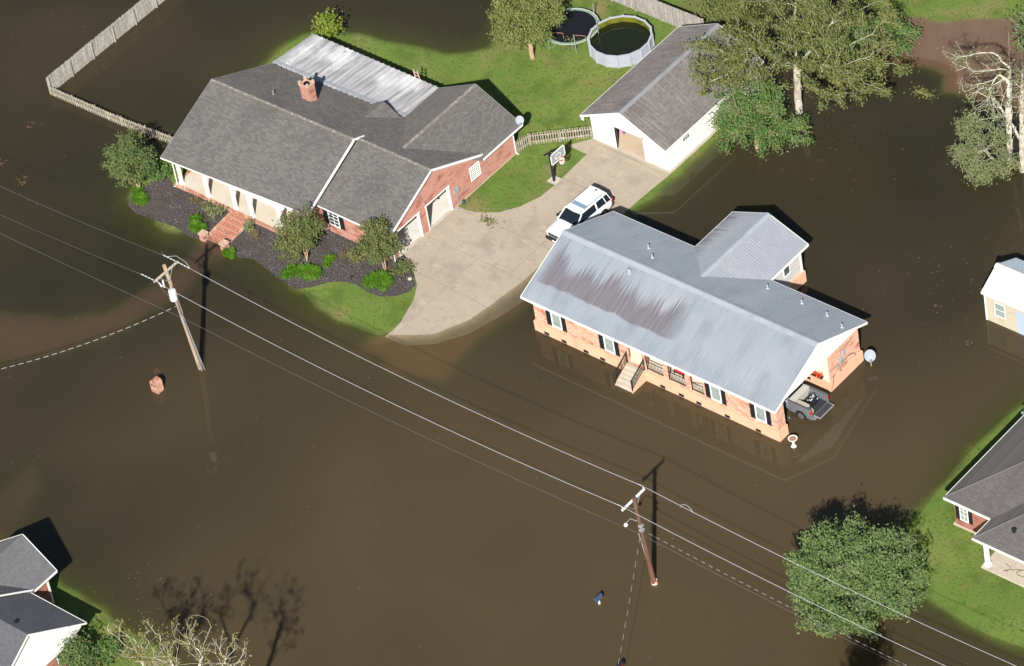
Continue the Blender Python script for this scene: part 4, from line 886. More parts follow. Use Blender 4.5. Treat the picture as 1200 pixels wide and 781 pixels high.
board_fence('s', 29.75, -26, -4.9, .1, 2.1, -1, 'tall grey board fence along the back of the lawn behind the round pool')
def picket_fence(pts, h, label, zf=None, lean=.0):
    t = thing('picket_fence', label, 'fence', (*pts[0], 0)); m = MB(); r = MB()
    for (p, q) in zip(pts, pts[1:]):
        p, q = Vector((*p, 0)), Vector((*q, 0)); L = (q-p).length; d = (q-p)/L; n = Vector((-d.y, d.x, 0)); k = .03
        zg = lambda c: (gh(c.x, c.y) if zf is None else zf)
        while k < L-.05:
            a = p+d*k; b = p+d*(k+.085); z = zg(a)-.06; ht = z+.06+h+random.uniform(-.035, .035); j = n*random.uniform(-.01, .01); s = d*random.uniform(-.015, .015)
            m.loft([[a+j+Vector((0, 0, z)), b+j+Vector((0, 0, z)), b+j+s+Vector((0, 0, ht-.06)), (a+b)/2+j+s+Vector((0, 0, ht)), a+j+s+Vector((0, 0, ht-.06))],
                    [x+n*.02 for x in (a+j+Vector((0, 0, z)), b+j+Vector((0, 0, z)), b+j+s+Vector((0, 0, ht-.06)), (a+b)/2+j+s+Vector((0, 0, ht)), a+j+s+Vector((0, 0, ht-.06)))]]); k += .185
        for f_ in (.25, .75):
            r.bar(p+n*.045+Vector((0, 0, zg(p)+h*f_)), q+n*.045+Vector((0, 0, zg(q)+h*f_)), .035, .085)
        k = 0
        while k <= L+.01:
            c = p+d*min(k, L-.05)+n*.11; z = zg(c)-.1; MB().box(c.x-.045, c.x+.045, c.y-.045, c.y+.045, z, z+.1+h-.08).build('post', 'picket', t); k += 2.4
    m.build('pickets', 'picket', t); r.build('rail', 'picket', t); return t
picket_fence([(-45.0, -.72), (-37.5, -.58), (-31.2, -.15), (-28.9, -.1)], .92, 'low weathered picket fence standing in floodwater left of the brick ranch house', zf=0)
picket_fence([(-5.1, 16.42), (-8.62, 13.4), (-8.85, 12.2)], 1.12, 'short curved picket fence joining the brick house to the white garage')

# ------------------------------------------------------------------ utility poles and lines
def util_pole(label, base, top, mt, r0, r1, armc, armlen, arm_m):
    t = thing('utility_pole', label, 'utility pole', (base[0], base[1], 0))
    b, p = Vector((*base, -.6)), Vector(top); MB().tube([b.lerp(p, k/8) for k in range(9)], [r0+(r1-r0)*k/8 for k in range(9)], 12).build('pole', mt, t, smooth=True)
    a = Vector(armc); arm = MB(); arm.bar(a-Vector((.17, armlen/2, 0)), a-Vector((.17, -armlen/2, 0)), .11, .13); arm.build('crossarm', arm_m, t)
    br = MB(); br.bar(a-Vector((.2, .75, 0)), a+Vector((-.05, 0, -.85)), .03, .04); br.bar(a-Vector((.2, -.75, 0)), a+Vector((-.05, 0, -.85)), .03, .04); br.build('arm_brace', 'galv', t)
    return t
PA, PB = Vector((-14.15, -18.05, 9.5)), Vector((27.85, -18.05, 8.95))
p1 = util_pole('leaning utility pole with large grey transformer, nearest the brick house steps', (-13.77, -17.46), (-14.42, -17.95, 10.0), 'pole', .19, .13, PA+Vector((.05, 0, 0)), 2.5, 'arm')
tf = MB().lathe([(0, 0), (.26, .0), (.28, .05), (.28, .82), (.25, .88), (.1, .93), (0, .93)], (-13.75, -18.35, 7.35), 16).build('transformer', mat('light_grey_tank', (.62, .65, .68), .4, .4), p1, smooth=False)
tb = MB(); tb.lathe([(.05, 0), (.03, .05), (.045, .08), (.03, .12), (.045, .15), (.02, .28)], (-13.75, -18.35, 8.28), 8); tb.build('bushing', 'white', tf)
MB().box(-14.15, -13.9, -18.2, -18.0, 7.6, 8.0).build('bracket', 'galv', p1)
MB().tube([(-13.55, -17.6, -.3), (-13.95, -18.05, 6.9)], .035, 6).build('conduit', 'galv', p1)
MB().tube([(-13.42, -17.42, -.3), (-13.85, -17.9, 5.6)], .025, 6).build('conduit', 'galv', p1)
def insul(par, p, q, n=4, r=.055):
    p, q = Vector(p), Vector(q); m = MB(); pts = []; rad = []
    for k in range(n*3+1):
        pts.append(p.lerp(q, k/(n*3))); rad.append(r if k % 3 == 1 else r*.4)
    m.tube(pts, rad, 8); return m.build('insulator', 'alu', par)
aL, aR = PA+Vector((-.15, -1.15, .06)), PA+Vector((-.15, 1.15, .06))
for a in (aL, aR):
    insul(p1, a+Vector((-.1, 0, 0)), a+Vector((-1.3, -.02, .05)))
    if a is aR: insul(p1, a+Vector((.1, 0, 0)), a+Vector((1.3, 0, -.06)))
insul(p1, PA+Vector((-.15, -1.0, .0)), PA+Vector((.6, -1.1, -.25)), 3)
for d in ((.25, -.75, -.35), (.45, -.9, -.5), (.1, -.9, -.6)): MB().lathe([(0, 0), (.06, .02), (.06, .28), (0, .32)], PA+Vector(d), 8).build('cutout', 'white', p1)
MB().tube([aR+Vector((-.9, 0, .05)), aR+Vector((0, .1, .45)), aR+Vector((.9, .1, .25)), aR+Vector((1.3, 0, -.05))], .014, 5).build('jumper', 'alu', p1)
MB().tube([aL+Vector((.2, 0, -.1)), PA+Vector((.6, -.9, -1.2)), (-13.7, -18.3, 8.6)], .014, 5).build('jumper', 'darkwire', p1)
MB().tube([(-14.2, -18.0, 6.2), (-13.5, -18.4, 5.9), (-13.9, -18.3, 7.3)], .02, 5).build('jumper', 'iron', p1)
p2 = util_pole('dark brown leaning utility pole in the brown floodwater at bottom centre', (27.22, -16.95), (27.95, -18.25, 9.35), 'poledark', .17, .12, PB, 2.35, 'white')
for k in (-1.1, 1.1): insul(p2, PB+Vector((-.17, k, .05)), PB+Vector((-.17, k, .28)), 2, .06)
MB().lathe([(.0, 0), (.12, .04), (.14, .14), (.08, .22), (0, .24)], (26.75, -18.2, 6.15), 12).build('lamp_head', 'white', p2)
MB().tube([(26.8, -18.2, 6.45), (27.1, -18.05, 6.9), (27.7, -17.9, 6.8)], .025, 6).build('lamp_arm', 'galv', p2)
for z in (6.1, 6.5): MB().box(27.75, 28.0, -18.1, -17.8, z, z+.14).build('cable_clamp', 'galv', p2)
bs = MB(); bs.lathe([(.24, -.2), (.26, .05), (.24, .28), (.20, .3)], (27.24, -16.97, 0), 12); bs.build('base_wrap', mat('red_marker_wrap', (.42, .10, .06), .6, .2, [(3, (.6, .55, .5), .52, .56)]), p2)
MB().tube([(27.05, -17.0, .1), (27.2, -17.35, 3), (27.5, -17.9, 5.6)], .02, 5).build('ground_wire', 'alu', p2)
def wire(label, p, q, sag, r, m='alu', n=40, group='overhead lines along the pole row'):
    p, q = Vector(p), Vector(q); pts = [p.lerp(q, k/n)-Vector((0, 0, 4*sag*(k/n)*(1-k/n))) for k in range(n+1)]
    o = MB().tube(pts, r, 5).build('power_line', m, smooth=True); tag(o, label, 'cable', group); return o
U = PB+Vector((-.17, 1.1, .3)); V = PB+Vector((-.17, -1.1, .3))
E1, E2 = Vector((70.5, -16.55, 9.3)), Vector((70.5, -18.8, 9.3))
wire('bright upper power line running from the left pole crossarm to the right pole', aR+Vector((1.3, 0, -.06)), U, .75, .0165)
wire('bright lower power line between the two pole crossarms', aL+Vector((.6, .1, -.25)), V, .75, .0165)
wire('bright upper power line crossing over the big round tree at the right', U, E1, .8, .0165)
wire('bright lower power line passing the lower edge of the big round tree', V, E2, .8, .0165)
wire('thin dark upper line leaving the left pole toward the left edge', aR+Vector((-1.3, 0, 0)), (-56, -17.0, 9.6), .9, .009, 'darkwire')
wire('thin dark lower line leaving the left pole crossarm toward the left edge', aL+Vector((-1.3, 0, 0)), (-56, -19.3, 9.6), .9, .009, 'darkwire')
T1, T2 = Vector((-14.0, -17.78, 5.0)), Vector((27.65, -17.7, 5.35))
wire('thin grey lowest cable between the two poles', T1, T2, .5, .010, 'darkwire')
wire('thin grey lowest cable running left from the left pole', T1, (-56, -18.0, 5.6), .5, .010, 'darkwire')
wire('thin grey lowest cable running right from the brown pole', T2, (70, -17.8, 5.6), .7, .010, 'darkwire')
wire('dashed looking twisted cable from the left pole to the left edge', (-14.1, -18.0, 6.3), (-29, -36.5, 5.6), 1.5, .013, 'triplex')
wire('dashed looking twisted cable running right from the brown pole', (27.85, -17.95, 6.2), (70.5, -18.5, 6.5), .6, .014, 'triplex2')
wire('dashed looking twisted cable dropping from the brown pole to the bottom edge', (27.75, -17.95, 5.9), (38, -35.5, 4.6), .35, .013, 'triplex2')
o = MB().tube([U+Vector((3.6+.5*math.cos(a), 0, -.3+.45*math.sin(a))) for a in [k*math.pi/8 for k in range(9)]], .014, 5).build('wire_loop', 'alu'); tag(o, 'small hoop of wire on the upper power line right of the brown pole', 'cable')

# ------------------------------------------------------------------ basketball hoop
t = thing('basketball_hoop', 'black basketball hoop with glass backboard on the lawn beside the driveway', 'basketball hoop', (-4.45, 11.22, .22))
MB().box(-.45, .35, -.4, .4, -.1, .06).build('base_slab', 'slab', t, local=True)
m = MB(); m.bar((0, -.08, .05), (0, -.08, 2.75), .14, .14); m.build('pole', 'black', t, local=True)
m = MB()
for y in (-.25, .1): m.bar((0, y, 2.75), (.82, y, 3.2), .05, .09); m.bar((0, y, 2.35), (.82, y, 2.75), .05, .07)
m.bar((-.55, -.08, 2.3), (0, -.08, 2.75), .12, .12); m.bar((0, -.08, 1.6), (.45, -.08, 2.55), .06, .06); m.build('support_arm', 'black', t, local=True)
bb = MB().box(.86, .88, -.85, .62, 2.5, 3.4).build('backboard', mat('clear_board', (.30, .34, .34), .1, .6), t, local=True)
fr_ = MB(); 
for (a, b, c, d) in ((-.89, .66, 2.46, 2.53), (-.89, .66, 3.37, 3.44), (-.89, -.82, 2.46, 3.44), (.59, .66, 2.46, 3.44)): fr_.box(.85, .90, a, b, c, d)
for (a, b, c, d) in ((-.42, .19, 2.68, 2.73), (-.42, .19, 3.05, 3.10), (-.42, -.37, 2.68, 3.1), (.14, .19, 2.68, 3.1)): fr_.box(.882, .90, a, b, c, d)
fr_.build('board_frame', 'white', bb, local=True)
MB().tube([(1.17+.24*math.cos(k*.393), -.115+.24*math.sin(k*.393), 2.72) for k in range(17)], .02, 5).build('rim', 'red', t, local=True)
nm = MB(); 
for k in range(12):
    a = k*math.pi/6
    for d in (1, -1): nm.bar((1.17+.24*math.cos(a), -.115+.24*math.sin(a), 2.7), (1.17+.13*math.cos(a+d*.7), -.115+.13*math.sin(a+d*.7), 2.3), .02, .02)
nm.build('net', 'white', t, local=True)

# ------------------------------------------------------------------ pool and trampoline
t = thing('above_ground_pool', 'round above ground pool with grey wall and dark algae water', 'pool', (-9.75, 25.7, .22))
n = 16; rad = 2.42; P = lambda r, k: (r*math.cos((k+.5)*2*math.pi/n), r*math.sin((k+.5)*2*math.pi/n))
m = MB(); m.loft([[(*P(rad, k), z) for k in range(n)] for z in (0, .22, 1.12)], cap=False); m.build('pool_wall', 'poolwall', t, local=True)
m = MB(); m.loft([[(*P(r, k), z) for k in range(n)] for r, z in ((rad-.10, 1.10), (rad+.06, 1.10), (rad+.06, 1.17), (rad-.10, 1.17), (rad-.10, 1.10))], cap=False)
m.build('top_rail', 'poolrim', t, local=True)
m = MB(); m.loft([[(*P(r, k), z) for k in range(n)] for r, z in ((rad+.01, .26), (rad+.04, .26), (rad+.04, .34), (rad+.01, .34))], cap=False); m.build('band', 'poolrim', t, local=True)
for k in range(n):
    x, y = P(rad+.03, k); MB().box(x-.045, x+.045, y-.045, y+.045, 0, 1.2).build('upright', 'poolrim', t, local=True)
m = MB(); m.loft([[(*P(rad-.04, k), z) for k in range(n)] for z in (1.12, .2)], cap=False); m.build('liner', 'liner', t, local=True)
MB().add([(*P(rad-.045, k), .60) for k in range(n)], [tuple(range(n))]).build('pool_water', 'poolwater', t, local=True)
t = thing('trampoline', 'round trampoline with dark mat partly under the bushy tree', 'trampoline', (-14.0, 25.0, .22))
MB().lathe([(0, .80), (1.95, .80)], (0, 0, 0), 28, cap=False).build('mat', 'mesh', t, local=True)
MB().tube([(2.15*math.cos(k*.2244), 2.15*math.sin(k*.2244), .84) for k in range(29)], .05, 6).build('ring', mat('weathered_pad', (.34, .42, .36), .7, .2), t, local=True)
m = MB().loft([[(r*math.cos(k*.2244), r*math.sin(k*.2244), .835) for k in range(28)] for r in (1.92, 2.13)], cap=False); m.build('pad', mat('trampoline_pad', (.26, .33, .27), .7, .2, [(3, (.16, .20, .15), .5, .7)]), t, local=True)
for k in range(6):
    a = k*math.pi/3+.3; x, y = 2.2*math.cos(a), 2.2*math.sin(a); m = MB(); m.tube([(x, y, 0), (x, y, 1.75 if k in (0, 1, 4, 5) else .84)], .035, 6); m.tube([(x, y, .02), (x*.75, y*.75, .02), (x*.85, y*.85, .8)], .03, 6); m.build('leg', 'galv', t, local=True)
for a in (5.6, 4.5):
    x, y = 1.75*math.cos(a), 1.75*math.sin(a)
    MB().tube([(x-.1, y, .8), (x-.1, y, 1.3), (x+.75, y+.35, 1.3), (x+.75, y+.35, .8)], .03, 6).build('enclosure_bar', mat('rusty_tube', (.35, .17, .13), .7, .2), t, local=True)

# ladder leaning on the patio roof edge, another on the ground behind
t = thing('step_ladder', 'pinkish wooden ladder leaning on the far edge of the white patio roof', 'ladder', (-19.0, 13.4, 0))
m = MB(); m.bar((-.2, 0, .25), (-.35, -.2, 3.15), .05, .08); m.bar((.2, 0, .25), (.05, -.2, 3.15), .05, .08)
for k in range(9): z = .5+k*.3; f_ = (z-.25)/2.9; m.bar((-.2-.15*f_, -.2*f_, z), (.2-.15*f_, -.2*f_, z), .05, .035)
m.build('frame', mat('pinkish_wood', (.52, .36, .33), .8, .2), t, local=True)

# ------------------------------------------------------------------ satellite dishes
def dish(label, base, dz, r, face, polez0, m='dishgrey'):
    t = thing('satellite_dish', label, 'satellite dish', base)
    f = Vector(face).normalized(); x = f.cross(Vector((0, 0, 1))).normalized(); y = x.cross(f)
    rings = []
    for q in range(6):
        rr_ = r*q/5; rings.append([Vector((0, 0, dz))+f*(rr_*rr_*.35/r)+(x*math.cos(k*.2618)*.95+y*math.sin(k*.2618)*1.05)*rr_ for k in range(24)])
    back = [[p-f*.02 for p in rg] for rg in rings[::-1]]
    MB().loft(rings+back).build('reflector', m, t, local=True, smooth=True)
    MB().tube([(0, 0, polez0), (0, 0, dz-.05)], .04, 8).tube([(0, 0, dz-.05), Vector((0, 0, dz))-f*.05], .05, 8).build('mast', 'galv', t, local=True)
    tip = Vector((0, 0, dz))+f*r*1.1-y*r*.75
    m_ = MB(); m_.bar(Vector((0, 0, dz))-y*r*.95+f*.02, tip, .035, .035); m_.box(tip.x-.07, tip.x+.07, tip.y-.07, tip.y+.07, tip.z-.06, tip.z+.06); m_.build('feed_arm', 'galv', t, local=True)
    return t
dish('pale satellite dish on a pole standing in the water right of the raised house', (27.05, 7.53, 0), 1.0, .42, (.75, -.9, .62), -.6)
dish('small white satellite dish at the far roof corner of the brick ranch house', (-8.5, 12.7, 2.6), .62, .33, (.7, -.8, .6), -.1)
dish('small dark satellite dish on the left eave of the hip roofed house', (41.0, 6.9, 2.6), .72, .36, (-.3, -.9, .5), -.1, 'blueplastic')

# ------------------------------------------------------------------ bird bath, mailboxes, small yard things
t = thing('bird_bath', 'white pedestal bird bath standing in shallow water by the pickup', 'bird bath', (27.28, -1.66, 0))
MB().lathe([(.0, -.3), (.20, -.3), (.20, .02), (.12, .08), (.09, .3), (.10, .48), (.14, .54), (0, .55)], (0, 0, 0), 16).build('pedestal', 'white', t, local=True, smooth=True)
MB().lathe([(.06, .54), (.24, .60), (.33, .72), (.34, .76), (.29, .76), (.24, .70), (0, .68)], (0, 0, 0), 20).build('bowl', 'white', t, local=True, smooth=True)
MB().lathe([(0, .725), (.272, .725)], (0, 0, 0), 16, cap=False).build('bowl_dirt', mat('leaf_litter', (.34, .20, .13), .9, .1), t, local=True)
t = thing('brick_mailbox', 'arched red brick mailbox pillar standing alone in the floodwater', 'mailbox', (-14.95, -20.8, 0))
m = MB(); pr = [(-.33, -.5), (-.33, .85)]+[(-.33+.33*(1-math.cos(k*math.pi/8)), .85+.22*math.sin(k*math.pi/8)) for k in range(1, 8)]+[(.33, .85), (.33, -.5)]
m.prism([(x, -.30, z) for x, z in pr], (0, .60, 0)); m.build('pillar', 'paver', t, local=True)
for x in (-.14, .12): MB().loft([[(x+.085*math.cos(k*.7854), y, .68+.085*math.sin(k*.7854)) for k in range(8)] for y in (-.315, -.28)]).build('letter_slot', 'black', t, local=True)
def post_box(label, p, m1, m2):
    t = thing('mailbox', label, 'mailbox', p)
    MB().box(-.05, .05, -.05, .05, -.8, .45).build('post', m2, t, local=True)
    pr = [(-.14, .45), (-.14, .62)]+[(-.14*math.cos(k*math.pi/6), .62+.14*math.sin(k*math.pi/6)) for k in range(1, 6)]+[(.14, .62), (.14, .45)]
    b_ = MB().prism([(x, -.3, z) for x, z in pr], (0, .6, 0)).build('box', m1, t, local=True); MB().box(.145, .16, .0, .16, .6, .64).build('flag', 'red', b_, local=True)
    return t
post_box('dark blue post mailbox poking out of the brown floodwater', (25.3, -20.45, 0), 'blueplastic', 'white')
post_box('small black mailbox at the bottom edge below the hanging cable', (30.4, -24.5, 0), 'black', 'poledark')
t = thing('cleanout_cap', 'round white cap in the planting bed beside the driveway curve', 'pipe cap', (-6.69, -2.62, gh(-6.69, -2.62)+.03)); MB().lathe([(0, 0), (.16, 0), (.16, .06), (.12, .08), (0, .08)], (0, 0, 0), 14).build('cap', 'slab', t, local=True)
t = thing('paint_bucket', 'small bucket among the shrubs at the garage corner', 'bucket', (-8.05, -2.0, gh(-8.05, -2.0)+.03)); MB().lathe([(0, 0), (.14, 0), (.17, .34), (.15, .34), (.13, .05)], (0, 0, 0), 12).build('pail', 'poolrim', t, local=True); MB().tube([(-.16, 0, .34), (0, .05, .5), (.16, 0, .34)], .01, 4).build('handle', 'iron', t, local=True)
for i, (x, y, lb) in enumerate(((-15.3, -6.9, 'tiny black garden light at the water edge below the left driveway tree'), (-10.35, -4.9, 'tiny black garden light on the bed edge between the two front trees'))):
    t = thing('garden_light', lb, 'garden light', (x, y, gh(x, y)), 0, 'garden lights'); MB().tube([(0, 0, 0), (0, 0, .35)], .02, 6).build('stake', 'iron', t, local=True); MB().lathe([(.03, .33), (.11, .35), (.02, .42)], (0, 0, 0), 8).build('lamp_cap', 'iron', t, local=True)

# ------------------------------------------------------------------ vehicles
def ring(x, hw, zb, zt, n=3, crown=.03, tuck=.06):
    """closed cross-section (at length position x): flat bottom, slightly tucked sides, crowned top"""
    return [(x, -hw+tuck, zb), (x, -hw, zb+(zt-zb)*.35), (x, -hw+.01, zb+(zt-zb)*.7), (x, -hw+tuck*1.3, zt-.02), (x, -hw*.5, zt+crown), (x, 0, zt+crown*1.3), (x, hw*.5, zt+crown),
            (x, hw-tuck*1.3, zt-.02), (x, hw-.01, zb+(zt-zb)*.7), (x, hw, zb+(zt-zb)*.35), (x, hw-tuck, zb)]
def wheel(par, x, y, r, side, name='wheel'):
    o = MB(); w_ = .26; prof = [(r*.62, 0), (r*.94, 0), (r, .04), (r, w_-.04), (r*.94, w_), (r*.62, w_)]
    o.loft([[(x+pr*math.cos(k*math.pi/12), y+(side*(d-w_)), r+pr*math.sin(k*math.pi/12)) for k in range(24)] for pr, d in prof], cap=False)
    wh = o.build('wheel', 'rubber', par, local=True, smooth=False)
    q = MB(); q.loft([[(x+pr*math.cos(k*math.pi/12), y-side*(w_-d), r+pr*math.sin(k*math.pi/12)) for k in range(24)] for pr, d in ((r*.63, w_-.01), (r*.6, w_-.05), (r*.2, w_-.07), (r*.16, w_-.02), (0.001, w_-.02))])
    for k in range(6):
        a = k*math.pi/3; q.bar((x+.16*r*math.cos(a), y-side*.035, r+.16*r*math.sin(a)), (x+.6*r*math.cos(a), y-side*.035, r+.6*r*math.sin(a)), .05, .06)
    q.build('rim', 'chrome', wh, local=True); return wh
def suv(loc, rz):
    t = thing('white_suv', 'white full size SUV with black grille parked on the concrete driveway', 'suv', loc, rz)
    # length along x, front at +2.6
    st = [(2.60, .80, .42, .98), (2.52, .92, .36, 1.08), (2.2, .98, .34, 1.13), (1.5, 1.0, .34, 1.17), (1.15, 1.0, .34, 1.20), (.3, 1.0, .34, 1.18), (-1.2, 1.0, .34, 1.18), (-2.3, .99, .36, 1.18), (-2.55, .95, .42, 1.16), (-2.62, .86, .5, 1.05)]
    MB().loft([ring(*s) for s in st]).build('body', 'carwhite', t, local=True, smooth=True, bevel=0)
    # greenhouse: glass box tapering, with white pillars and roof
    def gr(z, x0, x1, hw): return [(x0, -hw, z), (x1, -hw*.97, z), (x1+.06, 0, z), (x1, hw*.97, z), (x0, hw, z), (x0-.04, 0, z)]
    MB().loft([gr(1.13, -2.52, 1.28, .93), gr(1.76, -2.25, .44, .76)]).build('window_band', 'carglass', t, local=True)
    rf = MB(); rf.loft([gr(1.74, -2.32, .46, .79), gr(1.80, -2.34, .44, .80), gr(1.86, -2.26, .30, .70)]); rf.build('roof', 'carwhite', t, local=True, smooth=False, bevel=.03)
    pl = MB()
    for s in (-1, 1):
        for (xa, xb, w_) in ((1.28, .42, .09), (-1.02, -1.02, .12), (-2.02, -1.85, .12), (-2.5, -2.27, .10)):
            pl.bar((xa, s*.945, 1.12), (xb, s*.785, 1.78), w_, .05) if abs(xa-xb) < .3 else pl.bar((xa, s*.93, 1.14), (xb, s*.775, 1.78), .07, .08)
    pl.build('pillars', 'carwhite', t, local=True)
    MB().box(-.40, -.02, -.62, .62, 1.875, 1.885).build('sunroof', mat('sunroof_glass', (.22, .32, .42), .15, .6), t, local=True)
    for s in (-1, 1):
        MB().tube([(-2.05, s*.68, 1.86), (-1.95, s*.68, 1.93), (-.1, s*.68, 1.93), (0.0, s*.68, 1.86)], .02, 6).build('roof_rail', 'black', t, local=True)
        mr = MB(); mr.box(.86, 1.06, s*1.02-.0, s*1.02+s*.22, 1.14, 1.32); mr.build('mirror', 'black', t, local=True, bevel=.03)
        hl = MB(); hl.box(2.36, 2.585, s*.62-.0, s*.93, .82, .98); hl.build('headlight', mat('headlight_glass', (.55, .58, .6), .1, .6), t, local=True, bevel=.02)
        MB().box(-2.66, -2.5, s*.80, s*.955, .85, 1.15).build('tail_light', 'red', t, local=True, bevel=.01)
        dr = MB()
        for x in (1.12, .06, -1.0): dr.box(x, x+.012, s*.998, s*1.004, .48, 1.12)
        dr.build('door_gap', 'black', t, local=True)
        for x in (.2, -.86): MB().box(x, x+.2, s*1.0, s*1.025, .97, 1.0).build('door_handle', 'chrome', t, local=True)
        MB().box(-1.25, 1.2, s*.9, s*1.03, .30, .36).build('side_step', 'black', t, local=True)
        for x in (1.62, -1.55):
            ar = MB(); ar.loft([[(x+q*math.cos(k*math.pi/10), s*y, .40+q*math.sin(k*math.pi/10)) for k in range(11)]+[(x-q, s*y, .3), (x+q, s*y, .3)] for q, y in ((.47, .9), (.47, 1.008))]); ar.build('wheel_arch', 'black', t, local=True)
            wheel(t, x, s*1.03, .40, s)
    g = MB(); g.box(2.50, 2.64, -.66, .66, .56, 1.0); g.build('grille', 'black', t, local=True, bevel=.03)
    g2 = MB()
    for z in (.70, .78, .86): g2.box(2.642, 2.655, -.55, .55, z, z+.03)
    g2.build('grille_bars', 'chrome', t, local=True)
    b_ = MB(); b_.box(2.40, 2.72, -.94, .94, .34, .60); b_.build('front_bumper', 'black', t, local=True, bevel=.05)
    MB().box(2.725, 2.74, -.26, .26, .42, .54).build('number_plate', 'white', t, local=True)
    MB().box(-2.72, -2.5, -.9, .9, .40, .62).build('rear_bumper', 'black', t, local=True, bevel=.05)
    for s in (-.5, .25): MB().bar((1.28, s, 1.22), (1.0, s+.42, 1.38), .025, .02).build('wiper', 'black', t, local=True)
    MB().box(-2.1, -2.0, -.05, .05, 1.87, 1.95).build('antenna', 'black', t, local=True)
    return t
suv((.25, 8.42, gh(.25, 8.4)+.03), R(-92.5))
def pickup(loc, rz):
    t = thing('pickup_truck', 'grey pickup truck backed into the carport with its tailgate down', 'pickup truck', loc, rz)
    st = [(2.75, .80, .5, .95), (2.65, .93, .42, 1.08), (1.6, .98, .4, 1.15), (.3, .98, .4, 1.18), (-.55, .98, .4, 1.18)]
    MB().loft([ring(*s) for s in st]).build('body', 'cargrey', t, local=True, smooth=True)
    def gr(z, x0, x1, hw): return [(x0, -hw, z), (x1, -hw*.95, z), (x1+.06, 0, z), (x1, hw*.95, z), (x0, hw, z)]
    MB().loft([gr(1.14, -.5, 1.6, .92), gr(1.72, -.35, .8, .74)]).build('window_band', 'carglass', t, local=True)
    MB().loft([gr(1.70, -.42, .84, .77), gr(1.82, -.36, .74, .70)]).build('cab_roof', 'cargrey', t, local=True, bevel=.03)
    for s in (-1, 1):
        MB().bar((-.5, s*.92, 1.14), (-.4, s*.77, 1.76), .14, .06).build('pillar', 'cargrey', t, local=True)
    # bed: floor, sides, front wall
    x0, x1 = -2.55, -.58
    for s in (-1, 1):
        sd = MB(); sd.loft([[(x, s*.98, .42), (x, s*1.0, .8), (x, s*.97, 1.30), (x, s*.84, 1.32), (x, s*.84, .72), (x, s*.9, .42)] for x in (x0, x1)]); sd.build('bed_side', 'cargrey', t, local=True)
        MB().box(x0+.02, x1-.02, min(s*.83, s*.99), max(s*.83, s*.99), 1.322, 1.345).build('bed_rail', mat('rail_cap', (.10, .10, .11), .6, .3), t, local=True)
        MB().box(x0-.02, x0+.10, min(s*.86, s*1.0), max(s*.86, s*1.0), .92, 1.24).build('tail_light', 'red', t, local=True, bevel=.01)
        for x in (1.75, -1.62):
            ar = MB(); ar.loft([[(x+q*math.cos(k*math.pi/10), s*y, .40+q*math.sin(k*math.pi/10)) for k in range(11)]+[(x-q, s*y, .3), (x+q, s*y, .3)] for q, y in ((.48, .9), (.48, 1.006))]); ar.build('wheel_arch', 'black', t, local=True)
            wheel(t, x, s*1.02, .40, s)
    fl = MB(); fl.box(x0, x1, -.84, .84, .66, .72); fl.box(x1-.06, x1, -.84, .84, .72, 1.30)
    q = -.78
    while q < .8: fl.box(x0, x1-.06, q, q+.06, .72, .735); q += .15
    fl.build('bed_liner', mat('bed_liner', (.035, .037, .042), .6, .3), t, local=True)
    tg = MB().box(x0-.62, x0-.02, -.82, .82, .70, .76).build('tailgate', mat('tailgate_edge', (.42, .44, .47), .35, .5, metal=.4), t, local=True, bevel=.015)
    m = MB(); q = -.72
    m.box(x0-.56, x0-.06, -.74, .74, .761, .768)
    while q < .72: m.box(x0-.56, x0-.06, q, q+.05, .769, .78); q += .14
    m.build('tailgate_liner', mat('tailgate_liner', (.05, .055, .06), .6, .3), tg, local=True)
    MB().box(x0-.22, x0-.0, -.92, .92, .46, .62).build('rear_bumper', 'chrome', t, local=True, bevel=.03)
    return t
pk = pickup((24.45, 1.8, -.18), R(180))
t = thing('tool_chest', 'pale beige tool chest lying across the front of the pickup bed', 'tool box', (25.25, 1.8, .56)); t.rotation_euler = (0, 0, 0)
MB().box(-.2, .25, -.84, .84, .0, .62).build('chest', 'beige', t, local=True, bevel=.03); MB().box(-.22, .27, -.86, .86, .625, .66).build('lid', mat('pale_lid', (.50, .48, .44), .5, .3), t, local=True, bevel=.01)
t = thing('long_beige_case', 'long beige case along the near side of the pickup bed', 'box', (26.1, 1.12, .56)); MB().box(-.55, .45, -.14, .16, 0, .62).build('case', 'beige', t, local=True, bevel=.02)
t = thing('mower_engine', 'black engine block with silver parts in the pickup bed', 'engine', (26.2, 2.0, .56)); random.seed(4)
b_ = MB().box(-.3, .3, -.28, .28, 0, .35).build('block', 'black', t, local=True, bevel=.04); m = MB()
for k in range(9): x, y = random.uniform(-.28, .28), random.uniform(-.25, .25); m.bar((x, y, .3), (x+random.uniform(-.15, .15), y+random.uniform(-.15, .15), .3+random.uniform(.1, .3)), .06, .05)
m.build('silver_parts', 'alu', t, local=True); MB().tube([(-.3, 0, .3), (-.35, .1, .65), (.1, .2, .7), (.35, -.1, .3)], .03, 6).build('hose', 'rubber', t, local=True)
t = thing('white_jug', 'small white jug in the back corner of the pickup bed', 'jug', (26.75, 1.2, .56)); MB().lathe([(0, 0), (.12, 0), (.13, .06), (.13, .3), (.05, .38), (.04, .45), (0, .45)], (0, 0, 0), 10).build('jug', 'beige', t, local=True, smooth=True)

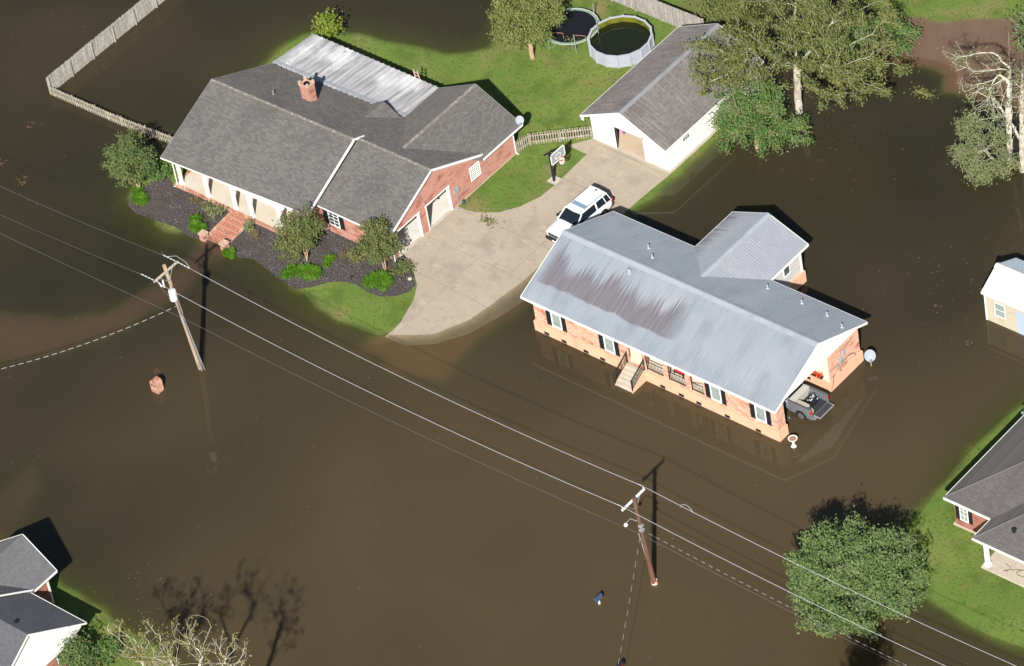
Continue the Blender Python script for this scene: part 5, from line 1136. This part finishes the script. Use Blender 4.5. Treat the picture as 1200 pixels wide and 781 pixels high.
# ------------------------------------------------------------------ trees and plants
def leaf_mesh(pts, size, rs, flat=.5, asp=1.5):
    """many small bent leaf faces at pts (n,3)"""
    n = len(pts); a = rs.uniform(0, 2*np.pi, n); tl = rs.normal(0, flat, n); rl = rs.normal(0, flat, n)
    u = np.stack([np.cos(a)*np.cos(tl), np.sin(a)*np.cos(tl), np.sin(tl)], 1)
    v = np.stack([-np.sin(a), np.cos(a), rl], 1); v /= np.linalg.norm(v, axis=1)[:, None]
    s = size*rs.uniform(.6, 1.35, n)[:, None]; u = u*s*asp/2; v = v*s/2
    V = np.stack([pts-u, pts-v*.9+u*.1, pts+u, pts+v*.9+u*.1], 1).reshape(-1, 3)
    F = np.arange(4*n).reshape(-1, 4); return V, F
def np_obj(name, V, F, m, parent=None):
    me = bpy.data.meshes.new(name); me.from_pydata(V.tolist(), [], F.tolist()); me.materials.append(M[m]); o = bpy.data.objects.new(name, me); C.objects.link(o)
    if parent: o.parent = parent
    return o
def tree(name, label, base, forks, env, nat, per, lsize, bark, leaf, seed, r0=.2, spread=.35, stepl=.55, rtip=.014, group=None, leafless=0., cat='tree', gamma=.5, up=.0, flat=.6, shell=.45, wig=.12, asp=1.5, inner=1):
    """env: ellipsoids (cx,cy,cz,rx,ry,rz,weight) relative to base; forks: trunk polylines (lists of points) relative to base"""
    rs = np.random.RandomState(seed); t = thing(name, label, cat, base, 0, group)
    nodes = []; par = []; chainlen = []
    for fk in forks:
        prev = -1
        for k, p in enumerate(fk):
            p = np.array(p, float)
            if prev < 0 and nodes:
                dd = [np.linalg.norm(q-p) for q in nodes]; j = int(np.argmin(dd))
                if dd[j] < .15: prev = j; continue
            if prev < 0: nodes.append(p); par.append(-1); chainlen.append(0); prev = len(nodes)-1; continue
            L = np.linalg.norm(p-nodes[prev]); m = max(1, int(L/stepl)); s0 = nodes[prev]
            for q in range(1, m+1):
                nodes.append(s0+(p-s0)*q/m+rs.normal(0, .03, 3)*(q < m)); par.append(prev); chainlen.append(0 if k < len(fk)-1 or q < m else 0); prev = len(nodes)-1
    start = [i for i in range(len(nodes)) if nodes[i][2] > .45*max(n_[2] for n_ in nodes)]
    W = np.array([e[6] for e in env]); W = W/W.sum(); A = []
    while len(A) < nat:
        e = env[rs.choice(len(env), p=W)]; d = rs.normal(0, 1, 3); d /= np.linalg.norm(d); rad = rs.uniform(0, 1)**shell
        q = np.array(e[:3])+d*rad*np.array(e[3:6])
        if q[2] > .35: A.append(q)
    ctr = nodes[start[len(start)//2]]; A.sort(key=lambda a: np.linalg.norm(a-ctr)+rs.normal(0, .3))
    def ndir(i):
        if par[i] < 0: return np.array([0, 0, 1.])
        v = nodes[i]-nodes[par[i]]; return v/(np.linalg.norm(v)+1e-9)
    DR = {i: ndir(i) for i in start}; OKI = list(start); tips = []
    for a in A:
        idx = np.array(OKI); P = np.array([nodes[i] for i in OKI]); CL = np.array([chainlen[i] for i in OKI])
        D = np.linalg.norm(P-a, axis=1); PD = np.array([DR[i] for i in OKI]); ca = ((a-P)*PD).sum(1)/(D+1e-6)
        cost = D*(1+.9*(1-ca))+.22*CL+np.maximum(P[:, 2]-a[2]-.2, 0)*.4
        j = int(idx[np.argmin(cost)]); s = nodes[j]; L = np.linalg.norm(a-s); m = max(1, int(L/stepl)); prev = j
        mid = s+DR[j]*L*.22+(a-s)*.28+np.array([0, 0, up*L])+rs.normal(0, wig*L*.22, 3)
        for q in range(1, m+1):
            f = q/m; p = s*(1-f)**2+2*mid*f*(1-f)+a*f*f
            if q < m: p = p+rs.normal(0, wig*stepl*.22, 3)
            nodes.append(p); par.append(prev); chainlen.append(chainlen[prev]+L/m); prev = len(nodes)-1; OKI.append(prev); DR[prev] = ndir(prev)
        tips.append(prev)
    n = len(nodes); cnt = np.zeros(n)
    for tp in tips: cnt[tp] += 1
    for i in range(n-1, -1, -1):
        if par[i] >= 0: cnt[par[i]] += cnt[i]
    mxc = max(cnt.max(), 1); rad = rtip+(r0-rtip)*(cnt/mxc)**gamma; rad = np.maximum(rad, rtip)
    V = []; F = []
    for i in range(n):
        j = par[i]
        if j < 0: continue
        p, q = Vector(nodes[j]), Vector(nodes[i]); d = q-p
        if d.length < 1e-5: continue
        d.normalize(); x = d.cross(Vector((.3, .2, 1))).normalized(); y = d.cross(x); ns = 8 if rad[i] > .06 else 4; b = len(V)
        ra, rb = min(rad[j], rad[i]*1.25), rad[i]
        for c, r in ((p-d*ra*.3, ra), (q, rb)):
            for k in range(ns): V.append(c+(x*math.cos(2*math.pi*k/ns)+y*math.sin(2*math.pi*k/ns))*r)
        for k in range(ns): F.append((b+k, b+(k+1) % ns, b+ns+(k+1) % ns, b+ns+k))
    me = bpy.data.meshes.new('trunk'); me.from_pydata([tuple(v) for v in V], [], F); me.materials.append(M[bark]); me.polygons.foreach_set('use_smooth', [True]*len(F))
    o = bpy.data.objects.new('trunk', me); C.objects.link(o); o.parent = t
    if per:
        L = []
        for tp in tips:
            if rs.uniform() < leafless: continue
            c = nodes[tp]; k = rs.poisson(per)
            seg = nodes[par[tp]]; f = rs.uniform(0, 1, (k, 1))*inner
            L.append(c*(1-f)+seg*f+rs.normal(0, spread, (k, 3))*np.array([1, 1, .75]))
        Lp = np.vstack(L); Lp = Lp[Lp[:, 2] > .1]
        Vv, Ff = leaf_mesh(Lp, lsize, rs, flat, asp); np_obj('crown', Vv, Ff, leaf, t)
    return t
# three ornamental front trees
def front_tree(label, b, seed, w_, h, extra=(), leaf='leaf_myrtle', nat=120, per=60):
    z = gh(*b); forks = [[(0, 0, -.2), (-.15, -.05, h*.35), (-.3, .1, h*.6)], [(.05, .05, -.2), (.2, .15, h*.35), (.35, .5, h*.62)], [(0, 0, -.2), (.1, -.2, h*.4), (.15, -.5, h*.62)]]
    env = [(0, 0, h*.68, w_, w_, h*.33, 1.0), (-.2*w_, .2, h*.5, w_*.95, w_*.9, h*.22, .5)]+list(extra)
    return tree('ornamental_tree', label, (*b, z), forks, env, nat, per, .12, 'barktan', leaf, seed, r0=.10, spread=.20, stepl=.3, rtip=.006, shell=.42, wig=.2, gamma=.7, flat=.9, group='ornamental front yard trees')
front_tree('leafy small tree at the left end of the ranch house beside the picket fence', (-31.0, -5.5), 11, 2.1, 5.3, [(-.5, -.2, 2.4, 1.8, 1.7, 1.2, .5)], 'leaf_small', 170, 60)
front_tree('small olive green tree at the right end of the brick porch', (-14.6, -4.95), 12, 1.7, 4.7, [(-.5, -.7, 2.0, 1.3, 1.3, .8, .3)])
front_tree('small olive green tree at the garage corner beside the driveway', (-8.85, -2.9), 13, 1.65, 4.7, [(-.7, -.7, 2.3, 1.2, 1.2, .8, .3)])
tree('bushy_tree', 'bushy yellow green tree overhanging the trampoline', (-14.9, 21.3, gh(-14.9, 21.3)), [[(0, 0, -.2), (.1, -.1, 1.0), (0, .2, 2.4)]], [(-.3, .6, 3.9, 2.9, 2.7, 2.2, 1), (-1.0, .2, 2.6, 2.4, 2.2, 1.3, .4)], 210, 80, .13, 'barktan', 'leaf_round', 21, r0=.18, spread=.25, stepl=.35, rtip=.007, gamma=.7, flat=.9, shell=.42, wig=.2)
tree('round_shade_tree', 'big round dark green tree under the power lines at bottom right', (41.15, -12.4, -.3), [[(0, 0, -.2), (0, 0, 1.2), (.1, -.1, 2.6)]], [(-.3, 0, 4.6, 4.5, 4.3, 3.0, 1), (-1.4, -1.0, 5.9, 2.6, 2.4, 1.9, .25), (1.6, 1.2, 5.6, 2.8, 2.4, 2.0, .25), (-.2, 0, 3.2, 4.6, 4.5, 1.4, .3)], 400, 140, .13, 'barkgrey', 'leaf_oak', 31, r0=.28, spread=.27, stepl=.45, rtip=.009, gamma=.65, flat=.9, shell=.28, wig=.4)
# large storm-stripped tree and its green understorey neighbour
tree('storm_stripped_tree', 'huge spreading tree with pale bare limbs and thin olive leaves at top right', (6.3, 26.6, -.1),
     [[(0, 0, -.3), (.05, .1, 2.2), (.1, .3, 4.4)], [(.1, .3, 4.4), (1.1, 2.0, 6.0), (1.9, 4.2, 7.9)], [(.1, .3, 4.4), (-1.6, -.6, 5.8), (-2.4, -2.0, 7.0)], [(.1, .3, 4.4), (2.4, .4, 5.4), (4.6, .2, 6.0)], [(.1, .3, 4.4), (-1.2, 2.0, 6.6), (-2.2, 4.0, 8.0)], [(.1, .3, 4.4), (3.0, -1.2, 4.9), (5.0, -2.4, 4.9)]],
     [(1.0, 1.5, 7.3, 6.9, 6.9, 2.2, 1), (5.0, .8, 5.6, 4.8, 4.2, 1.6, .33), (-3.0, -3.4, 6.2, 4.0, 3.6, 1.6, .4), (-1.5, 5.0, 9, 4.5, 4, 2, .35)], 620, 52, .13, 'barkpale', 'leaf_sparse', 41, r0=.27, spread=.24, stepl=.4, rtip=.008, leafless=.08, gamma=.66, shell=.55, wig=.45, inner=1.6, flat=.9)
tree('understorey_tree', 'bright green leafy tree leaning against the white garage wall', (6.0, 21.9, -.3), [[(0, 0, -.2), (.1, .1, 1.4), (0, 0, 2.6)]],
     [(-.2, .3, 3.7, 3.2, 2.9, 1.6, 1), (2.4, .9, 2.2, 2.0, 1.7, 1.1, .35), (-.2, -1.6, 2.4, 2.7, 1.9, 1.3, .4), (-1.8, .6, 4.2, 1.6, 1.8, 1.1, .2)], 190, 78, .12, 'barktan', 'leaf_bright', 51, r0=.17, spread=.26, stepl=.4, rtip=.008, gamma=.7, shell=.34, wig=.5, flat=.9, leafless=.08)
tree('thicket_shrub', 'dark green undergrowth showing behind the stripped tree at top', (4.0, 33.5, 0), [[(0, 0, -.2), (0, 0, .8)]], [(0, 0, 1.4, 3.6, 2.4, 1.3, 1), (4.0, 2.6, 1.5, 2.4, 1.8, 1.4, .7)], 130, 70, .14, 'barkgrey', 'leaf_bright', 52, r0=.1, spread=.3, stepl=.5, rtip=.01, cat='shrub', flat=.9)
# pale half-bare trees at the right edge
tree('bare_pale_tree', 'tall thin pale trunk tree, left of the pair at the top right edge', (22.9, 29.9, -.2), [[(0, 0, -.3), (0, .3, 4), (.0, .9, 8), (-.1, 1.3, 11.4)]],
     [(-.8, -.6, 7.2, 2.5, 2.4, 3.8, .8), (-2.7, -1.2, 9.8, 1.7, 1.5, 1.0, .35)], 130, 11, .12, 'barkwhite', 'leaf_greyg', 61, r0=.21, spread=.24, stepl=.35, rtip=.0065, leafless=.30, gamma=.85, wig=.22, shell=.6, flat=.9)
tree('bare_pale_tree', 'tall pale trunk tree at the very right edge, cut by the frame', (24.2, 29.6, -.2), [[(0, 0, -.3), (.1, .3, 4), (.2, .6, 8), (.4, .8, 12)]],
     [(.6, .2, 7.5, 2.2, 2.2, 3.6, 1)], 90, 12, .12, 'barkpale', 'leaf_greyg', 62, r0=.22, spread=.24, stepl=.35, rtip=.0065, leafless=.30, wig=.22, gamma=.85, flat=.9)
tree('low_leafy_tree', 'low grey green tree at the foot of the pale trunks on the right edge', (22.4, 29.1, -.2), [[(0, 0, -.3), (-.3, -.2, 1.0), (-.6, -.4, 1.8)]],
     [(-1.9, -1.3, 1.7, 1.5, 1.3, 1.0, .5), (-.2, -1.9, 1.3, 1.6, 1.0, .9, .45), (-.9, .2, 3.6, 1.7, 1.5, 1.1, .4), (-2.6, .3, 2.9, 1.1, 1.1, .9, .3), (1.0, -.6, 2.6, 1.3, 1.2, 1.1, .3)], 150, 46, .12, 'barkgrey', 'leaf_greyg', 65, r0=.12, spread=.22, stepl=.35, rtip=.007, wig=.25, gamma=.65, flat=.9, leafless=.08)
tree('leafy_corner_tree', 'green leafy tree in the top right corner behind the pale trunks', (20.0, 39.0, .2), [[(0, 0, -.3), (0, 0, 3)]], [(0, 0, 4.6, 3.0, 2.6, 2.2, 1)], 130, 46, .13, 'barkpale', 'leaf_bright', 63, r0=.16, spread=.3, leafless=.15, rtip=.01, gamma=.7, flat=.9)
tree('leaning_dead_tree', 'bare grey leaning tree over the shore beneath the pale trunks', (23.7, 31.5, -.1), [[(0, 0, -.2), (-1.6, -.2, 2.6), (-3.0, -.2, 4.6)]], [(-2.8, -.4, 4.8, 2.4, 1.8, 1.8, 1)], 50, 5, .12, 'barkwhite', 'leaf_greyg', 64, r0=.10, spread=.2, rtip=.008, leafless=.5, wig=.35, gamma=.7)
# tall, nearly leafless trees along the bottom edge, their crowns reach into the frame
tree('tall_bare_tree', 'nearly leafless white limbed tree at bottom left, left of the two', (13.6, -46.9, -.2), [[(0, 0, -.3), (.2, .2, 6), (.4, .6, 9)], [(.4, .6, 9), (1.2, 1.4, 11.6)], [(.4, .6, 9), (-.7, .3, 11.2)]],
     [(.9, .9, 13.3, 1.8, 1.8, 2.2, 1), (-.9, -.2, 12.0, 1.7, 1.5, 1.5, .6)], 150, 6, .12, 'barkwhite', 'leaf_dry', 71, r0=.15, spread=.14, stepl=.3, rtip=.0055, leafless=.35, gamma=.85, wig=.18, up=.05, shell=.55, group='tall bare trees at the bottom edge')
tree('tall_bare_tree', 'nearly leafless white limbed tree at bottom left, right of the two', (16.6, -46.4, -.2), [[(0, 0, -.3), (.2, .1, 5), (.3, .4, 8.6)], [(.3, .4, 8.6), (.8, 1.0, 12)], [(.3, .4, 8.6), (1.5, .4, 11)]],
     [(.9, .7, 13.2, 1.7, 1.8, 2.3, 1), (1.7, .6, 11.8, 1.2, 1.3, 1.6, .4)], 150, 5, .12, 'barkwhite', 'leaf_dry', 72, r0=.15, spread=.14, stepl=.3, rtip=.0055, leafless=.40, gamma=.85, wig=.18, up=.05, shell=.55, group='tall bare trees at the bottom edge')
tree('thin_yellow_tree', 'thin yellowing tree over the lawn at the bottom left', (9.0, -46.6, -.1), [[(0, 0, -.3), (.1, .2, 5), (.2, .6, 8)]], [(-.2, .8, 9.6, 2.6, 2.0, 1.9, 1), (1.6, .8, 9.2, 1.4, 1.4, 1.5, .4)], 85, 17, .12, 'barkwhite', 'leaf_dry', 73, r0=.12, spread=.22, stepl=.35, rtip=.006, leafless=.15, wig=.2, gamma=.65, flat=.9)
tree('shadow_casting_tree', 'sparse tree whose crown shadow falls on the water at the bottom edge', (52.7, -27.0, -.4), [[(0, 0, -.3), (0, 0, 7), (0, .3, 10)]], [(0, 0, 12, 1.6, 1.6, 2.2, 1)], 90, 34, .14, 'barkgrey', 'leaf_oak', 74, r0=.2, spread=.25, rtip=.01)

def bush(label, x, y, r, h, leaf, seed, n=900, size=.11, name='shrub', group=None, z=None):
    rs = np.random.RandomState(seed); z0 = gh(x, y) if z is None else z
    t = thing(name, label, 'shrub', (x, y, z0), 0, group)
    st = MB(); L = []
    for k in range(max(7, int(14*r))):
        a = rs.uniform(0, 6.28); rr_ = r*rs.uniform(.1, .85)**.7; zt = h*rs.uniform(.45, .95); p = (rr_*math.cos(a), rr_*math.sin(a), zt)
        st.tube([(0, 0, -.05), (p[0]*.4, p[1]*.4, zt*.5), p], [.02, .014, .008], 4); L.append(np.array(p)+rs.normal(0, 1, (n//max(7, int(14*r)), 3))*np.array([r*.27, r*.27, h*.18]))
    st.build('stems', 'barktan', t, local=True); Lp = np.vstack(L); Lp = Lp[Lp[:, 2] > .02]
    V, F = leaf_mesh(Lp, size, rs, .7); np_obj('foliage', V, F, leaf, t); return t
def tuft(label, x, y, r, h, leaf, seed, n=520, group=None):
    rs = np.random.RandomState(seed); t = thing('grass_clump', label, 'grass clump', (x, y, gh(x, y)+.02), 0, group); V = []; F = []; lob = [(rs.normal(0, r*.38), rs.normal(0, r*.38), rs.uniform(.45, .75)) for _ in range(4)]
    for k in range(n):
        lb = lob[k % 4]; a = rs.uniform(0, 6.28); R0 = r*lb[2]*rs.uniform(0, .8); bx, by = lb[0]+R0*math.cos(a), lb[1]+R0*math.sin(a); a2 = a+rs.normal(0, .6); L = rs.uniform(.55, 1)*r*.55; hh = h*rs.uniform(.6, 1.1)
        d = np.array([math.cos(a2), math.sin(a2)]); w_ = .022; s = np.array([-d[1], d[0]])*w_; b = len(V)
        for f, zz in ((0, 0), (.35, hh*.85), (.75, hh), (1.05, hh*.62)):
            c = np.array([bx, by])+d*L*f; ww = s*(1.25-f); V += [(c[0]-ww[0], c[1]-ww[1], zz), (c[0]+ww[0], c[1]+ww[1], zz)]
        for q in range(3): F.append((b+2*q, b+2*q+1, b+2*q+3, b+2*q+2))
    np_obj('blades', np.array(V), np.array(F), leaf, t); return t
tuft('bright lime grass clump left of the brick front steps', -24.05, -6.35, .72, .6, 'leaf_lime', 1, 700)
tuft('bright lime grass clump at the right foot of the brick front steps', -20.05, -7.15, .48, .5, 'leaf_lime', 2, 420)
tuft('bright lime grass clump under the left driveway tree', -13.7, -6.1, .95, .6, 'leaf_lime', 3, 1000)
tuft('bright lime grass clump under the garage corner tree', -8.6, -4.1, .85, .6, 'leaf_lime', 4, 850)
tuft('second bright lime grass clump beside the one under the garage corner tree', -7.75, -4.3, .7, .55, 'leaf_lime', 5, 650)
tuft('small green grass clump with pale skirt right of the left driveway tree', -13.1, -4.45, .48, .45, 'leaf_lime', 6, 350)
tuft('dark green clump at the water edge below the left driveway tree', -14.95, -6.75, .5, .5, 'leaf_lime', 7, 320)
tuft('bright lime clump at the left tip of the planting bed', -30.2, -6.5, .7, .55, 'leaf_lime', 8, 600)
tuft('straw coloured clump in the planting bed before the porch', -25.3, -4.3, .5, .35, 'leaf_brown', 9, 160)
tuft('brownish clump beside the straw coloured one before the porch', -26.4, -4.4, .42, .3, 'leaf_brown', 10, 120)
tuft('faded clump in the bed between the two front trees', -11.5, -3.1, .45, .35, 'leaf_brown', 11, 150)
tuft('faded clump nearest the brick wall between the front trees', -12.6, -3.2, .38, .3, 'leaf_brown', 12, 110)
tuft('greenish straw clump right of the brick steps', -19.9, -4.9, .4, .35, 'leaf_brown', 13, 150)
bush('grey green shrub left of the brick front steps near the porch', -23.95, -4.75, .6, .75, 'leaf_greyg', 14, 600)
bush('grey green shrub right of the brick front steps near the porch', -20.6, -4.55, .5, .6, 'leaf_greyg', 15, 420)
bush('low yellow green shrub behind the left driveway tree', -16.9, -4.4, .9, .6, 'leaf_myrtle', 16, 700)
bush('sprawling olive shrub at the garage corner by the driveway', -7.5, -2.35, .75, .7, 'leaf_myrtle', 17, 700)
bush('green shrub between the left tree trunk and the porch corner', -30.2, -3.8, .7, .9, 'leaf_bright', 18, 700)
bush('grey green bush hugging the left end wall of the ranch house', -29.7, -1.2, .9, 1.0, 'leaf_greyg', 19, 900)
bush('lime green bush under the left end roof edge', -30.6, -2.2, .8, .9, 'leaf_lime', 20, 800)
bush('lemon green young tree at the far corner of the white patio roof', -30.2, 15.0, 1.2, 2.2, 'leaf_lemon', 22, 1000, .17)
bush('dense round bush before the white gable end at bottom left', -.2, -44.4, 1.45, 2.3, 'leaf_small', 23, 4200, .13)
bush('smaller dark bush right of the dense one at the bottom left', .55, -42.2, .8, 1.5, 'leaf_bright', 24, 1300, .13)
bush('low olive undergrowth at the base of the pale trunks', 23.2, 29.0, 1.1, .9, 'leaf_greyg', 25, 900, .12, z=-.1)
bush('brown and green swamp scrub behind the board fence', -4.9, 33.0, 2.1, 1.4, 'leaf_sparse', 26, 2200, .15, z=0)
bush('green weeds at the trampoline edge', -12.9, 23.6, .5, .8, 'leaf_myrtle', 27, 420)

# floating debris
def debris(label, x, y, seed, r=.5, n=10):
    rs = np.random.RandomState(seed); m = MB()
    for k in range(n):
        a = rs.uniform(0, 6.28); L = rs.uniform(.2, .9)*r; px, py = rs.normal(0, r*.35, 2); m.tube([(x+px, y+py, .01), (x+px+L*.5*math.cos(a), y+py+L*.5*math.sin(a), .05), (x+px+L*math.cos(a+.3), y+py+L*math.sin(a+.3), .015)], [.03, .025, .01], 4)
    o = m.build('floating_debris', 'debris'); tag(o, label, 'debris', 'floating plant debris'); return o
debris('brown reeds floating in the dark water at the far left', -39.8, -9.1, 1, .8, 9)
debris('dark clump of twigs floating below the fence corner', -43.7, -4.3, 2, .5, 8)
debris('reddish twigs floating at the left frame edge', -42.6, -8.5, 3, .7, 10)
debris('small twigs floating beside the brick mailbox', -16.4, -19.3, 4, .45, 6)
debris('tiny twigs floating beside the shed', 27.4, 14.8, 5, .3, 5)
debris('scrap of debris beside the water reflection of the shed', 31.4, 12.9, 6, .4, 5)
def leafraft(label, x, y, r, leaf, seed, n=160):
    rs = np.random.RandomState(seed); P = rs.normal(0, 1, (n, 3))*np.array([r, r*.6, .06])+np.array([0, 0, .1]); V, F = leaf_mesh(P, .12, rs, .4)
    t = thing('fallen_branch', label, 'branch', (x, y, 0)); np_obj('leaves', V, F, leaf, t); m = MB(); m.tube([(-r*1.4, .1, .02), (0, 0, .08), (r*1.6, .5*r, .05)], [.03, .03, .01], 5); m.build('stick', 'barktan', t, local=True)
leafraft('leafy broken branch floating below the brown mud flat', 13.0, 32.9, .55, 'leaf_sparse', 1)
leafraft('small leafy branch dropped on the driveway before the open garage door', -5.7, 5.2, .4, 'leaf_sparse', 2, 110)
for o in bpy.data.objects:
    if o.name.startswith('fallen_branch') and o.location.x < 0: o.location.z = gh(-5.7, 5.2)+.03
# loose leaves and flecks drifting on the water, far too many to count
rs = np.random.RandomState(77); n = 420
P = np.stack([rs.uniform(-55, 58, n), rs.uniform(-44, 42, n), np.full(n, .012)], 1)
for (cx, cy, s, k) in ((27, 16, 3, 60), (12, 24, 5, 60), (-2, -36.5, 2.5, 60)):
    P = np.vstack([P, np.stack([rs.normal(cx, s, k), rs.normal(cy, s, k), np.full(k, .012)], 1)])
P = P[ground(P[:, 0], P[:, 1]) < -.05]
V, F = leaf_mesh(P, .07, rs, .05); o = np_obj('floating_leaves', V, F, 'leaf_brown'); tag(o, 'loose leaves scattered over the floodwater', 'leaves', kind='stuff')
P = np.stack([rs.uniform(-20, 3, 900), rs.uniform(-8, 30, 900), np.zeros(900)], 1); H = ground(P[:, 0], P[:, 1]); P[:, 2] = H+.045; P = P[H > .12]
V, F = leaf_mesh(P, .06, rs, .2); o = np_obj('fallen_leaves', V, F, 'leaf_dry'); tag(o, 'dry leaves scattered over lawn and driveway', 'leaves', kind='stuff')
